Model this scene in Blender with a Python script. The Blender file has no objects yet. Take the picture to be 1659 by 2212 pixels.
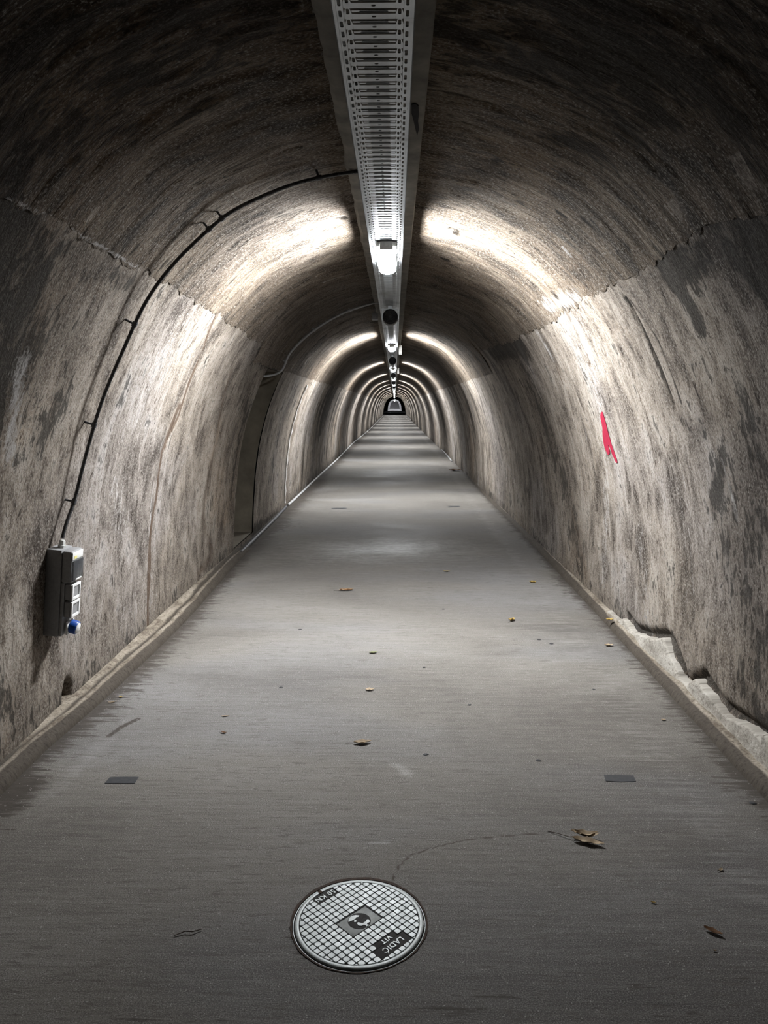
import bpy, bmesh, math, random
import numpy as np
from mathutils import Vector, Matrix
random.seed(7)
C = bpy.context.scene.collection
sc = bpy.context.scene

# ------------------------------------------------------------------ camera, world, exposure
IW, IH, FP, EYE = 1659, 2212, 1605.0, 1.6        # photograph size, focal length in its pixels, eye height
VX, VY = 853.0, 873.0                            # where the tunnel axis vanishes
_d = np.array([(VX-IW/2)/FP, (IH/2-VY)/FP, 1.0]); _d /= np.linalg.norm(_d)
YAW, PIT = math.asin(_d[0]), math.atan2(_d[1], _d[2])
FW = np.array([-math.sin(YAW)*math.cos(PIT), math.cos(YAW)*math.cos(PIT), -math.sin(PIT)])
RT = np.array([math.cos(YAW), math.sin(YAW), 0.0]); UP = np.cross(RT, FW)
cam = bpy.data.objects.new('camera', bpy.data.cameras.new('camera')); C.objects.link(cam)
cam.data.sensor_width = 36.0; cam.data.lens = 36.0*FP/IH
cam.data.clip_start = 0.05; cam.data.clip_end = 500
cam.matrix_world = Matrix((( RT[0], UP[0], -FW[0], 0), (RT[1], UP[1], -FW[1], 0), (RT[2], UP[2], -FW[2], EYE), (0,0,0,1)))
sc.camera = cam
w = bpy.data.worlds.new('world'); sc.world = w; w.use_nodes = True
w.node_tree.nodes['Background'].inputs[0].default_value = (0.6,0.65,0.8,1)
w.node_tree.nodes['Background'].inputs[1].default_value = 0.0015
sc.view_settings.view_transform = 'Standard'; sc.view_settings.look = 'None'
sc.view_settings.exposure = 0.0; sc.view_settings.gamma = 1.0; sc.view_settings.use_curve_mapping = False
sc.cycles.max_bounces = 6; sc.cycles.diffuse_bounces = 4; sc.cycles.glossy_bounces = 3
sc.cycles.use_denoising = True
LAMP_POWER, LAMP_DOWN, LAMP_SIDE = 170.0, 84.0, 94.0   # glow of the lamp diffusers, watts of their downward and sideways light
LAMP_Y = [4.88,12.4,20.5,28.3,36.4,43.6,51.2,59.2,67.6,76.2,84,92,100,108]

# ------------------------------------------------------------------ numpy helpers
def ray(px, py):
    return FW + (px-IW/2)/FP*RT + (IH/2-py)/FP*UP
def on_floor(px, py, z=0.0):
    v = ray(px, py); t = (z-EYE)/v[2]; return np.array([v[0]*t, v[1]*t, z])
def _hash(ix, iy, seed):
    h = (ix*374761393 + iy*668265263 + seed*974634777) & 0xffffffff
    h = ((h ^ (h >> 13))*1274126177) & 0xffffffff
    return ((h ^ (h >> 16)) & 0xffff)/65535.0
def vnoise(x, y, seed=0):
    x = np.asarray(x, float); y = np.asarray(y, float)
    ix = np.floor(x).astype(np.int64); iy = np.floor(y).astype(np.int64)
    fx = x-ix; fy = y-iy; fx = fx*fx*(3-2*fx); fy = fy*fy*(3-2*fy)
    a = _hash(ix,iy,seed); b = _hash(ix+1,iy,seed); c = _hash(ix,iy+1,seed); d = _hash(ix+1,iy+1,seed)
    return (a+(b-a)*fx) + ((c+(d-c)*fx)-(a+(b-a)*fx))*fy
def fbm(x, y, seed=0, octaves=4):
    x = np.asarray(x, float); y = np.asarray(y, float)
    v = 0; a = .5
    for k in range(octaves):
        v = v + a*(vnoise(x,y,seed+k*17)-.5); x = x*2.03+7.1; y = y*2.03+3.3; a *= .5
    return v
def sstep(a, b, x):
    t = np.clip((x-a)/(b-a), 0, 1); return t*t*(3-2*t)

# tunnel cross-section: half width and height from the crown to the floor
XC = -0.05
_pf = np.array([(0,2.765),(.19,2.735),(.36,2.70),(.53,2.645),(.79,2.52),(.965,2.385),(1.115,2.22),(1.215,2.075),(1.31,1.90),(1.40,1.70),
                (1.485,1.47),(1.545,1.26),(1.59,1.06),(1.63,.80),(1.655,.55),(1.675,.30),(1.69,.0),(1.70,-.2)])
def _smooth_profile():
    q = np.vstack([_pf[1:4][::-1]*[-1,1], _pf])
    out = []
    for i in range(3, len(q)-1):
        p0,p1,p2 = q[i-1],q[i],q[i+1]; p3 = q[min(i+2,len(q)-1)]
        for t in np.linspace(0,1,24,endpoint=False):
            out.append(.5*((2*p1)+(-p0+p2)*t+(2*p0-5*p1+4*p2-p3)*t*t+(-p0+3*p1-3*p2+p3)*t**3))
    out.append(q[-1]); out = np.array(out)
    s = np.concatenate([[0], np.cumsum(np.linalg.norm(np.diff(out,axis=0),axis=1))])
    return out, s
PF, PS = _smooth_profile()
S_FLOOR = float(np.interp(0, -PF[:,1], PS))
def prof(s):                                      # signed arc length from the crown -> x, z and inward normal
    a = np.abs(s); sg = np.where(np.asarray(s) < 0, -1.0, 1.0)
    x = np.interp(a, PS, PF[:,0]); z = np.interp(a, PS, PF[:,1])
    e = .02
    x1 = np.interp(a+e, PS, PF[:,0]); z1 = np.interp(a+e, PS, PF[:,1])
    x0 = np.interp(np.maximum(a-e,0), PS, PF[:,0]); z0 = np.interp(np.maximum(a-e,0), PS, PF[:,1])
    tx, tz = x1-x0, z1-z0; L = np.hypot(tx,tz)+1e-9
    nx, nz = tz/L, -tx/L                          # inward: towards the axis and down
    return XC+sg*x, z, sg*nx, nz
def half_width(z): return np.interp(-z, -PF[:,1], PF[:,0])
def s_of_z(z): return np.interp(-z, -PF[:,1], PS)
def on_wall(px, py):                              # pixel -> (signed s, Y) on the vault
    v = ray(px, py); lo, hi = .3, 200.0
    for _ in range(60):
        m = .5*(lo+hi); x, z = v[0]*m, EYE+v[2]*m
        if z < 2.765 and abs(x-XC) < half_width(z): lo = m
        else: hi = m
    x, z = v[0]*lo, EYE+v[2]*lo
    return float(s_of_z(z))*(1 if x > XC else -1), float(v[1]*lo)
def wall_point(s, y, off=0.0):
    x, z, nx, nz = prof(s); return np.array([x+nx*off, y, z+nz*off])

def grid(name, P, mat, uv=None, mask=None, drop=None, parent=None, smooth=True, flip=False):
    """one mesh from an array of points [rows, columns, 3]; drop marks faces left out"""
    r, c = P.shape[:2]
    idx = np.arange(r*c).reshape(r, c)
    f = np.stack([idx[:-1,:-1], idx[:-1,1:], idx[1:,1:], idx[1:,:-1]], -1).reshape(-1,4)
    if drop is not None: f = f[~drop.reshape(-1)]
    if flip: f = f[:, ::-1]
    used = np.zeros(r*c, bool); used[f.reshape(-1)] = True
    new = np.cumsum(used)-1
    V = P.reshape(-1,3)[used].astype(np.float32); f = new[f]
    me = bpy.data.meshes.new(name)
    me.vertices.add(len(V)); me.vertices.foreach_set('co', V.reshape(-1))
    me.loops.add(f.size); me.loops.foreach_set('vertex_index', f.reshape(-1).astype(np.int32))
    me.polygons.add(len(f)); me.polygons.foreach_set('loop_start', (np.arange(len(f))*4).astype(np.int32))
    me.polygons.foreach_set('use_smooth', np.full(len(f), smooth))
    me.update(calc_edges=True)
    if uv is not None:
        l = me.uv_layers.new(name='UVMap')
        l.data.foreach_set('uv', uv.reshape(-1,2)[used][f.reshape(-1)].astype(np.float32).reshape(-1))
    a = me.color_attributes.new('mask', 'FLOAT_COLOR', 'POINT')
    m = np.zeros((len(V),4), np.float32); m[:,3] = 1
    if mask is not None: m[:,:3] = mask.reshape(-1,3)[used]
    a.data.foreach_set('color', m.reshape(-1))
    me.validate(); me.materials.append(mat)
    return link(name, me, parent)
def link(name, me, parent=None, m=None):
    o = bpy.data.objects.new(name, me); C.objects.link(o)
    if parent is not None: o.parent = parent
    if m is not None: o.matrix_local = m
    return o
def thing(name, label, cat, loc=(0,0,0), group=None, m=None):
    o = bpy.data.objects.new(name, None); C.objects.link(o); o.empty_display_size = .1
    if m is not None: o.matrix_world = m
    else: o.location = loc
    return tag(o, label, cat, group)
def tag(o, label, cat, group=None):
    o['label'] = label; o['category'] = cat
    if group: o['group'] = group
    return o
def struct(o): o['kind'] = 'structure'; return o
class MB:                                          # collects shapes, links them as one mesh object
    def __init__(self): self.b = bmesh.new()
    def box(self, x0,x1,y0,y1,z0,z1, bevel=0, seg=2):
        r = bmesh.ops.create_cube(self.b, size=1)
        for v in r['verts']: v.co = Vector(((x0+x1)/2+v.co.x*(x1-x0), (y0+y1)/2+v.co.y*(y1-y0), (z0+z1)/2+v.co.z*(z1-z0)))
        if bevel:
            es = list({e for v in r['verts'] for e in v.link_edges})
            bmesh.ops.bevel(self.b, geom=es, offset=bevel, segments=seg, affect='EDGES', profile=.5)
        return self
    def cyl(self, p0, p1, r0, r1=None, n=24, caps=True):
        p0, p1 = Vector(p0), Vector(p1); r1 = r0 if r1 is None else r1
        q = (p1-p0).to_track_quat('Z','Y'); L = (p1-p0).length
        bmesh.ops.create_cone(self.b, cap_ends=caps, segments=n, radius1=r0, radius2=r1, depth=L,
                              matrix=Matrix.Translation((p0+p1)/2) @ q.to_matrix().to_4x4())
        return self
    def lathe(self, pts, axis='Z', n=48, close=False):
        rings = []
        for r, h in pts:
            ring = []
            for k in range(n):
                a = 2*math.pi*k/n
                p = (r*math.cos(a), r*math.sin(a), h) if axis == 'Z' else (r*math.cos(a), h, r*math.sin(a))
                ring.append(self.b.verts.new(p))
            rings.append(ring)
        prs = list(zip(rings[:-1], rings[1:])) + ([(rings[-1], rings[0])] if close else [])
        for A, B in prs:
            for k in range(n): self.b.faces.new((A[k], A[(k+1)%n], B[(k+1)%n], B[k]))
        if not close:
            for ring in (rings[0], rings[-1]):
                if pts[rings.index(ring)][0] > 1e-5: self.b.faces.new(ring)
        return self
    def tube(self, pts, r, n=10, caps=True):
        pts = [Vector(p) for p in pts]; rings = []
        up = Vector((0.13,1,0.07)); rr = r if hasattr(r,'__len__') else [r]*len(pts)
        for i, p in enumerate(pts):
            t = (pts[min(i+1,len(pts)-1)]-pts[max(i-1,0)]).normalized()
            u = up - t*up.dot(t)
            if u.length < .1: u = Vector((1,0,0)) - t*t.x
            u.normalize(); v = t.cross(u); up = u
            rings.append([self.b.verts.new(p+(u*math.cos(2*math.pi*k/n)+v*math.sin(2*math.pi*k/n))*rr[i]) for k in range(n)])
        for A, B in zip(rings[:-1], rings[1:]):
            for k in range(n): self.b.faces.new((A[k], A[(k+1)%n], B[(k+1)%n], B[k]))
        if caps: self.b.faces.new(rings[0]); self.b.faces.new(rings[-1])
        return self
    def prism(self, poly, z0, z1, inset=0.0):
        c = np.mean(np.array(poly),axis=0)
        A = [self.b.verts.new((x,y,z0)) for x,y in poly]
        B = [self.b.verts.new((x+(c[0]-x)*inset, y+(c[1]-y)*inset, z1)) for x,y in poly]
        n = len(poly)
        self.b.faces.new(A[::-1]); self.b.faces.new(B)
        for k in range(n): self.b.faces.new((A[k],A[(k+1)%n],B[(k+1)%n],B[k]))
        return self
    def mesh(self, name, mat, smooth=False):
        bmesh.ops.recalc_face_normals(self.b, faces=self.b.faces[:])
        me = bpy.data.meshes.new(name); self.b.to_mesh(me); self.b.free()
        me.materials.append(mat)
        if smooth:
            me.polygons.foreach_set('use_smooth', [True]*len(me.polygons))
            me.set_sharp_from_angle(angle=math.radians(38))
        return me
    def obj(self, name, mat, parent=None, smooth=True):
        return link(name, self.mesh(name, mat, smooth), parent)

# ------------------------------------------------------------------ materials
class NT:
    def __init__(self, name):
        self.m = bpy.data.materials.new(name); self.m.use_nodes = True
        self.t = self.m.node_tree; self.n = self.t.nodes; self.bsdf = self.n['Principled BSDF']
    def add(self, kind, **kw):
        x = self.n.new(kind)
        for k, v in kw.items(): setattr(x, k, v)
        return x
    def set(self, sock, v):
        if hasattr(v, 'links') or isinstance(v, bpy.types.NodeSocket): self.t.links.new(v, sock)
        else: sock.default_value = v
    def math(self, op, a, b=0.0, clamp=False):
        x = self.add('ShaderNodeMath', operation=op, use_clamp=clamp); self.set(x.inputs[0],a); self.set(x.inputs[1],b); return x.outputs[0]
    def mapr(self, v, a, b, c=0.0, d=1.0, smooth=True):
        x = self.add('ShaderNodeMapRange', interpolation_type='SMOOTHSTEP' if smooth else 'LINEAR')
        self.set(x.inputs[0], v)
        for i, q in enumerate((a,b,c,d)): x.inputs[1+i].default_value = q
        return x.outputs[0]
    def mix(self, f, a, b, mode='MIX'):
        x = self.add('ShaderNodeMix', data_type='RGBA', blend_type=mode)
        self.set(x.inputs[0], f)
        for s, v in ((6,a),(7,b)):
            if isinstance(v, tuple): v = v if len(v) == 4 else (*v,1)
            self.set(x.inputs[s], v)
        return x.outputs[2]
    def coords(self, scale, off=(0,0,0), kind='UV'):
        if not hasattr(self,'tc'): self.tc = self.add('ShaderNodeTexCoord')
        x = self.add('ShaderNodeMapping'); self.t.links.new(self.tc.outputs[kind], x.inputs[0])
        x.inputs['Scale'].default_value = scale; x.inputs['Location'].default_value = off
        return x.outputs[0]
    def noise(self, vec, scale=1.0, detail=4, rough=.55, distort=0.0, dim='2D'):
        x = self.add('ShaderNodeTexNoise', noise_dimensions=dim); self.set(x.inputs['Vector'], vec)
        x.inputs['Scale'].default_value = scale; x.inputs['Detail'].default_value = detail
        x.inputs['Roughness'].default_value = rough; x.inputs['Distortion'].default_value = distort
        return x.outputs[0]
    def voronoi(self, vec, scale=1.0, feature='F1', rnd=1.0):
        x = self.add('ShaderNodeTexVoronoi', voronoi_dimensions='2D', feature=feature); self.set(x.inputs['Vector'], vec)
        x.inputs['Scale'].default_value = scale; x.inputs['Randomness'].default_value = rnd
        return x.outputs[0]
    def ramp(self, v, stops):
        x = self.add('ShaderNodeValToRGB'); self.set(x.inputs[0], v); e = x.color_ramp.elements
        while len(e) < len(stops): e.new(.5)
        for k,(p,c) in enumerate(stops): e[k].position = p; e[k].color = (*c,1)
        return x.outputs[0]
    def mask(self):
        a = self.add('ShaderNodeAttribute', attribute_name='mask'); s = self.add('ShaderNodeSeparateColor')
        self.t.links.new(a.outputs['Color'], s.inputs[0]); return s.outputs
    def bump(self, h, strength=.5, dist=.01):
        x = self.add('ShaderNodeBump'); x.inputs['Strength'].default_value = strength; x.inputs['Distance'].default_value = dist
        self.set(x.inputs['Height'], h); self.t.links.new(x.outputs[0], self.bsdf.inputs['Normal'])
    def out(self, col, rough=.8, metal=0.0, spec=.3):
        self.set(self.bsdf.inputs['Base Color'], col if not isinstance(col, tuple) else (*col,1)[:4])
        self.set(self.bsdf.inputs['Roughness'], rough); self.set(self.bsdf.inputs['Metallic'], metal)
        self.bsdf.inputs['Specular IOR Level'].default_value = spec
        return self.m

def plain(name, col, rough=.6, metal=0.0, vary=.25, scale=30, spec=.4, bump=.0):
    t = NT(name); v = t.coords((1,1,1), kind='Object')
    n = t.noise(v, scale, 5, .6, dim='3D')
    k = t.mapr(n, .3, .7, 1-vary, 1+vary*.5, False)
    c = t.mix(1.0, (*col,1), k, 'MULTIPLY')
    if bump: t.bump(n, bump, .004)
    return t.out(c, t.mapr(n, .3,.7, max(rough-.08,.02), min(rough+.1,1)), metal, spec)

def old_concrete(name, vault=False):
    """board-marked, dirty lining concrete; u = arc length, v = distance along the tunnel, mask R soot and painted shade, G rust, B lime"""
    t = NT(name); M = t.mask()
    n1 = t.noise(t.coords((1.3,2.4,1)), 1, 8, .64, .5)
    n2 = t.noise(t.coords((13,34,1) if not vault else (8,30,1), (3,1,0)), 1, 7, .68, .5)
    n3 = t.noise(t.coords((70,115,1), (7,4,0)), 1, 5, .7)
    n4 = t.noise(t.coords((3.2,11,1) if not vault else (2.6,15,1), (1,9,0)), 1, 5, .6, 1.2)
    n5 = t.noise(t.coords((.55,.55,1), (11,2,0)), 1, 4, .5)
    n6 = t.noise(t.coords((1.6,9,1), (2,8,0)), 1, 6, .62, .3)
    n7 = t.noise(t.coords((3.2,6.5,1), (4,6,0)), 1, 7, .62, .4)
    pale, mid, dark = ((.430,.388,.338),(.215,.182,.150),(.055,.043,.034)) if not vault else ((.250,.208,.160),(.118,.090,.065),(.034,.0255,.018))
    tone = t.math('ADD', t.math('ADD', t.math('MULTIPLY', n1, .40), t.math('MULTIPLY', n7, .34)), t.math('ADD', t.math('MULTIPLY', n2, .22), t.math('MULTIPLY', n6, .08)))
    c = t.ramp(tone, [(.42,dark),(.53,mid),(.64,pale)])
    cool = t.mapr(n5, .5, .68, 0, .6); c = t.mix(cool, c, t.mix(1.0, c, (.92,.97,1.10,1), 'MULTIPLY'))
    rust = t.mapr(t.math('ADD', n5, t.math('MULTIPLY', n4,.3)), .35, .58, .45, 0); c = t.mix(rust, c, t.mix(1.0, c, (1.12,.92,.70,1), 'MULTIPLY'))
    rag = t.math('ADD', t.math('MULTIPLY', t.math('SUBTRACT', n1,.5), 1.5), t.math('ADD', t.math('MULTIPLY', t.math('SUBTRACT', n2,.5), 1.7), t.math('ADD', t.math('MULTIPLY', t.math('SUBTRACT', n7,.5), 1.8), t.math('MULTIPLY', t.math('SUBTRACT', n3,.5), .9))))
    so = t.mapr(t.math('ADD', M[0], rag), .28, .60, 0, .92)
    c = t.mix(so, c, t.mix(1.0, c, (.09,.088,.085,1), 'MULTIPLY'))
    # fine speckle and pits
    c = t.mix(t.mapr(n3, .36, .49, .60, 0), c, t.mix(1.0, c, (.30,.27,.26,1), 'MULTIPLY'))
    c = t.mix(t.math('MULTIPLY', t.mapr(n3, .53, .64, 0, .55), t.math('SUBTRACT', 1.0, t.math('MULTIPLY', so, .85))), c, (.36,.34,.31,1))
    c = t.mix(t.math('MULTIPLY', t.mapr(n2, .34, .45, .75, 0), t.mapr(n7, .42, .58, 1, .25)), c, t.mix(1.0, c, (.35,.31,.28,1), 'MULTIPLY'))
    # short hair cracks and flakes
    ln = t.math('ABSOLUTE', t.math('SUBTRACT', n4, .5))
    gate = t.mapr(n1, .42, .56, 0, 1)
    crack = t.math('MULTIPLY', t.mapr(ln, .0, .022, 1, 0), t.mapr(n2, .45,.55,0,1))
    n8 = t.noise(t.coords((.9,7.5,1) if vault else (.7,4.5,1), (8,3,0)), 1, 4, .55, .8)
    fold = t.math('MULTIPLY', t.mapr(t.math('ABSOLUTE', t.math('SUBTRACT', n8, .5)), .0, .012, 1, 0), t.mapr(n7, .44,.56,0,1))
    crack = t.math('MAXIMUM', crack, t.math('MULTIPLY', fold, 1.0 if vault else .5))
    c = t.mix(t.math('MULTIPLY', crack, .75), c, (.045,.036,.03,1))
    jag = t.math('ADD', t.math('MULTIPLY', t.math('SUBTRACT', n2,.5), 1.3), t.math('ADD', t.math('MULTIPLY', t.math('SUBTRACT', n3,.5), .7), t.math('MULTIPLY', t.math('SUBTRACT', n4,.5), .5)))
    lime = t.mapr(t.math('ADD', M[2], t.math('MULTIPLY', jag, .8)), .35, .75, 0, .85)
    c = t.mix(lime, c, (.36,.343,.33,1))
    br = t.mapr(t.math('ADD', M[1], t.math('MULTIPLY', jag, .5)), .35, .7, 0, .85)
    c = t.mix(br, c, t.mix(n3, (.040,.026,.018,1), (.10,.066,.045,1)))
    h = t.math('ADD', t.math('MULTIPLY', n2, 1.0), t.math('ADD', t.math('MULTIPLY', n3, .45), t.math('MULTIPLY', n4, .9 if vault else .5)))
    h = t.math('ADD', t.math('SUBTRACT', h, t.math('MULTIPLY', crack, .35)), t.math('MULTIPLY', n8, 1.4 if vault else .5))
    t.bump(h, .75 if vault else .55, .016 if vault else .010)
    return t.out(c, t.mapr(n2,.3,.7,.8,.97), 0, .10)

def floor_concrete():
    t = NT('floor_concrete'); M = t.mask()
    n1 = t.noise(t.coords((.5,.9,1)), 1, 5, .6, .4)
    n2 = t.noise(t.coords((2.2,46,1),(3,1,0)), 1, 8, .65, .12)
    n3 = t.noise(t.coords((230,290,1)), 1, 4, .75)
    n4 = t.noise(t.coords((8,75,1),(5,5,0)), 1, 6, .65, .2)
    n5 = t.noise(t.coords((.35,.8,1),(9,3,0)), 1, 3, .5)
    n6 = t.noise(t.coords((16,19,1),(9,3,0)), 1, 6, .6)
    tone = t.math('ADD', t.math('MULTIPLY', n1,.45), t.math('ADD', t.math('MULTIPLY', n2,.30), t.math('MULTIPLY', n6,.25)))
    c = t.ramp(tone, [(.40,(.105,.095,.086)),(.50,(.160,.148,.133)),(.60,(.205,.193,.178))])
    c = t.mix(t.mapr(n5,.45,.65,0,.55), c, t.mix(1.0, c, (.93,.98,1.10,1), 'MULTIPLY'))
    c = t.mix(t.math('MULTIPLY', t.mapr(n3,.40,.50,.75,0), t.mapr(n6,.38,.58,.35,1)), c, t.mix(1.0, c, (.32,.31,.30,1), 'MULTIPLY'))
    c = t.mix(t.mapr(n3,.53,.64,0,.6), c, (.32,.31,.29,1))
    pit = t.math('MULTIPLY', t.mapr(n4,.39,.45,1,0), t.mapr(n6,.42,.56,.15,1))
    c = t.mix(t.math('MULTIPLY', pit, .55), c, (.09,.08,.07,1))
    jag = t.math('ADD', t.math('MULTIPLY', t.math('SUBTRACT', n2,.5), 1.5), t.math('ADD', t.math('MULTIPLY', t.math('SUBTRACT', n4,.5), 1.1), t.math('MULTIPLY', t.math('SUBTRACT', n6,.5), .6)))
    c = t.mix(t.mapr(t.math('ADD', M[2], t.math('MULTIPLY', jag,.5)), .4, .8, 0, .5), c, (.30,.295,.285,1))
    c = t.mix(t.mapr(t.math('ADD', M[1], t.math('MULTIPLY', jag,.25)), .35, .75, 0, .8), c, (.055,.044,.035,1))
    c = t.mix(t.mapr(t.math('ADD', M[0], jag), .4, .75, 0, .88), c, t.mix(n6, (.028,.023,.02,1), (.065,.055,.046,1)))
    sp = t.voronoi(t.coords((55,55,1)), 1); spn = t.noise(t.coords((33,33,1)), 1, 0, .5)
    c = t.mix(t.math('MULTIPLY', t.mapr(sp,.05,.14,1,0), t.mapr(spn,.64,.70,0,.8)), c, (.38,.37,.35,1))
    h = t.math('ADD', t.math('MULTIPLY', n2,.8), t.math('ADD', t.math('MULTIPLY', n3,.5), t.math('MULTIPLY', n4,.7)))
    t.bump(h, .45, .005)
    r = t.mapr(t.math('ADD', n1, t.math('MULTIPLY', n2,.4)), .55, .85, .52, .76)
    pol = t.mapr(t.math('ADD', M[2], t.math('MULTIPLY', jag, .35)), .12, .42, 0, 1)
    r = t.math('SUBTRACT', r, t.math('MULTIPLY', pol, .14)); t.m['polished'] = 1
    o = t.out(c, r, 0, .12); t.set(t.bsdf.inputs['Specular IOR Level'], t.mapr(pol, 0, 1, .10, .50, False)); return o

def kerb_concrete(name, pale, dark):
    t = NT(name); M = t.mask()
    n1 = t.noise(t.coords((9,5,1)), 1, 6, .65, .4); n2 = t.noise(t.coords((60,60,1)), 1, 5, .65)
    c = t.ramp(t.math('ADD', t.math('MULTIPLY', n1,.65), t.math('MULTIPLY', n2,.35)), [(.38,dark),(.6,pale)])
    j = t.math('ADD', t.math('MULTIPLY', t.math('SUBTRACT', n1,.5),1.0), t.math('MULTIPLY', t.math('SUBTRACT', n2,.5),.6))
    c = t.mix(t.mapr(t.math('ADD', M[0], j), .35,.7,0,.92), c, t.mix(n2, (.022,.018,.014,1), (.055,.044,.034,1)))
    c = t.mix(t.mapr(t.math('ADD', M[2], j), .4,.75,0,.7), c, (.33,.31,.285,1))
    c = t.mix(t.mapr(n2,.33,.42,.6,0), c, t.mix(1.0, c, (.4,.37,.35,1), 'MULTIPLY'))
    t.bump(t.math('ADD', n1, t.math('MULTIPLY', n2,.6)), .7, .010)
    return t.out(c, .85, 0, .25)

def galvanised():
    t = NT('galvanised_steel'); v = t.coords((1,1,1), kind='Object')
    n = t.noise(v, 14, 5, .6, dim='3D'); d = t.noise(v, 2.2, 6, .65, .6, dim='3D')
    c = t.mix(n, (.34,.36,.38,1), (.50,.52,.53,1))
    soil = t.mapr(d, .52, .66, 0, .55)
    c = t.mix(soil, c, (.20,.19,.17,1))
    return t.out(c, t.mapr(d,.4,.7,.34,.55), t.mapr(d,.5,.66,.9,.55), .5)

def emitter(name, col, strength):
    m = bpy.data.materials.new(name); m.use_nodes = True; b = m.node_tree.nodes['Principled BSDF']
    b.inputs['Base Color'].default_value = (.9,.9,.9,1); b.inputs['Emission Color'].default_value = (*col,1)
    b.inputs['Emission Strength'].default_value = strength; return m
def clear_plastic(name, tint):
    m = bpy.data.materials.new(name); m.use_nodes = True; b = m.node_tree.nodes['Principled BSDF']
    b.inputs['Base Color'].default_value = (*tint,1); b.inputs['Transmission Weight'].default_value = .85
    b.inputs['Roughness'].default_value = .12; b.inputs['IOR'].default_value = 1.3; return m

MAT = dict(
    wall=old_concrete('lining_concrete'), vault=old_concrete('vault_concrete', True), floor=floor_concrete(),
    kerb=kerb_concrete('kerb_concrete', (.27,.235,.19), (.10,.08,.06)),
    mortar=kerb_concrete('mortar', (.36,.335,.295), (.20,.18,.155)),
    niche=plain('smooth_render', (.15,.13,.10), .8, 0, .35, 5, .25),
    strip=plain('ceiling_render', (.20,.188,.165), .85, 0, .45, 9, .2, .3),
    steel=galvanised(), white=plain('white_plastic', (.78,.78,.77), .4, 0, .05),
    cream=plain('grey_white_plastic', (.60,.60,.58), .45, 0, .1),
    grey=plain('grey_plastic', (.27,.27,.275), .5, 0, .2, 60), dkgrey=plain('charcoal_plastic', (.06,.06,.065), .5, 0, .2),
    black=plain('black_plastic', (.012,.012,.014), .5, 0, .2), cable=plain('dark_conduit', (.05,.05,.052), .28, 0, .3, 40),
    palepipe=plain('pale_conduit', (.36,.36,.36), .45, 0, .25, 12), blue=plain('blue_plastic', (.012,.065,.30), .35, 0, .1),
    yellow=plain('yellow_label', (.75,.68,.25), .5, 0, .1), window=clear_plastic('smoked_window', (.25,.26,.28)),
    iron=plain('worn_cast_iron', (.43,.46,.46), .5, .15, .25, 45, .5, .15), dirt=plain('dirty_cast_iron', (.028,.026,.025), .8, .0, .5, 70, .3, .3),
    rust=plain('rusty_iron', (.065,.045,.036), .85, 0, .6, 60, .2, .5), emblem=plain('brushed_iron', (.22,.23,.225), .55, .2, .6, 26, .4),
    tape=plain('dark_grey_tape', (.032,.034,.039), .5, 0, .25, 50), red=plain('red_paint', (.27,.010,.034), .55, 0, .25, 25),
    limeline=plain('white_seam', (.70,.68,.65), .7, 0, .2, 20), dry=plain('dry_leaf', (.36,.275,.18), .75, 0, .35, 40),
    brownleaf=plain('brown_leaf', (.17,.08,.03), .75, 0, .4, 50), yellowleaf=plain('yellow_leaf', (.40,.275,.075), .7, 0, .35, 50),
    greenleaf=plain('green_leaf', (.15,.165,.055), .65, 0, .3, 50), twig=plain('dark_twig', (.05,.032,.022), .8, 0, .3),
    paper=plain('pale_scrap', (.62,.58,.50), .8, 0, .1), gum=plain('old_gum', (.03,.03,.032), .7, 0, .3),
    pit=plain('unlit_black', (.006,.006,.007), .95, 0, .2), far=plain('far_lining', (.42,.41,.42), .8, 0, .25, .6),  # pit: near-black colour stands in for missing light
    lamp=emitter('lamp_diffuser', (.93,.97,1.0), LAMP_POWER), lampfar=emitter('far_lamp', (.93,.97,1.0), 110),
)

# ------------------------------------------------------------------ lining: two walls and the vault
def poly_sY(pts): return [on_wall(*p) for p in pts]
def paint(sg, Y, pts, wdt, val=1.0, pix=True):     # soft stroke along a polyline, in metres on the lining
    q = poly_sY(pts) if pix else pts
    best = np.full(sg.shape, 1e9)
    if len(q) == 1: q = [q[0], (q[0][0]+1e-4, q[0][1])]
    for (s0,y0),(s1,y1) in zip(q[:-1], q[1:]):
        dx, dy = s1-s0, y1-y0; L = dx*dx+dy*dy+1e-12
        t = np.clip(((sg-s0)*dx+(Y-y0)*dy)/L, 0, 1)
        best = np.minimum(best, (sg-s0-t*dx)**2+(Y-y0-t*dy)**2)
    return val*np.exp(-best/(wdt*wdt))
def dent(sg, Y, px, ls, ly, depth):
    s0, y0 = on_wall(*px); r2 = ((sg-s0)/ls)**2+((Y-y0)/ly)**2
    return -depth*np.exp(-r2**2)

def bulge(S, Y): return .026*fbm(S*.6+50, Y*.45, 3, 3) + .008*fbm(S*2+90, Y*6, 12, 3)
YS = np.concatenate([np.arange(-3.0,1.2,.06), np.arange(1.2,6.5,.016), np.arange(6.5,14,.035), np.arange(14,40,.12), np.arange(40,116.3,.4)])
NICHE = (7.85, 8.95, .05, 1.97)

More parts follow.
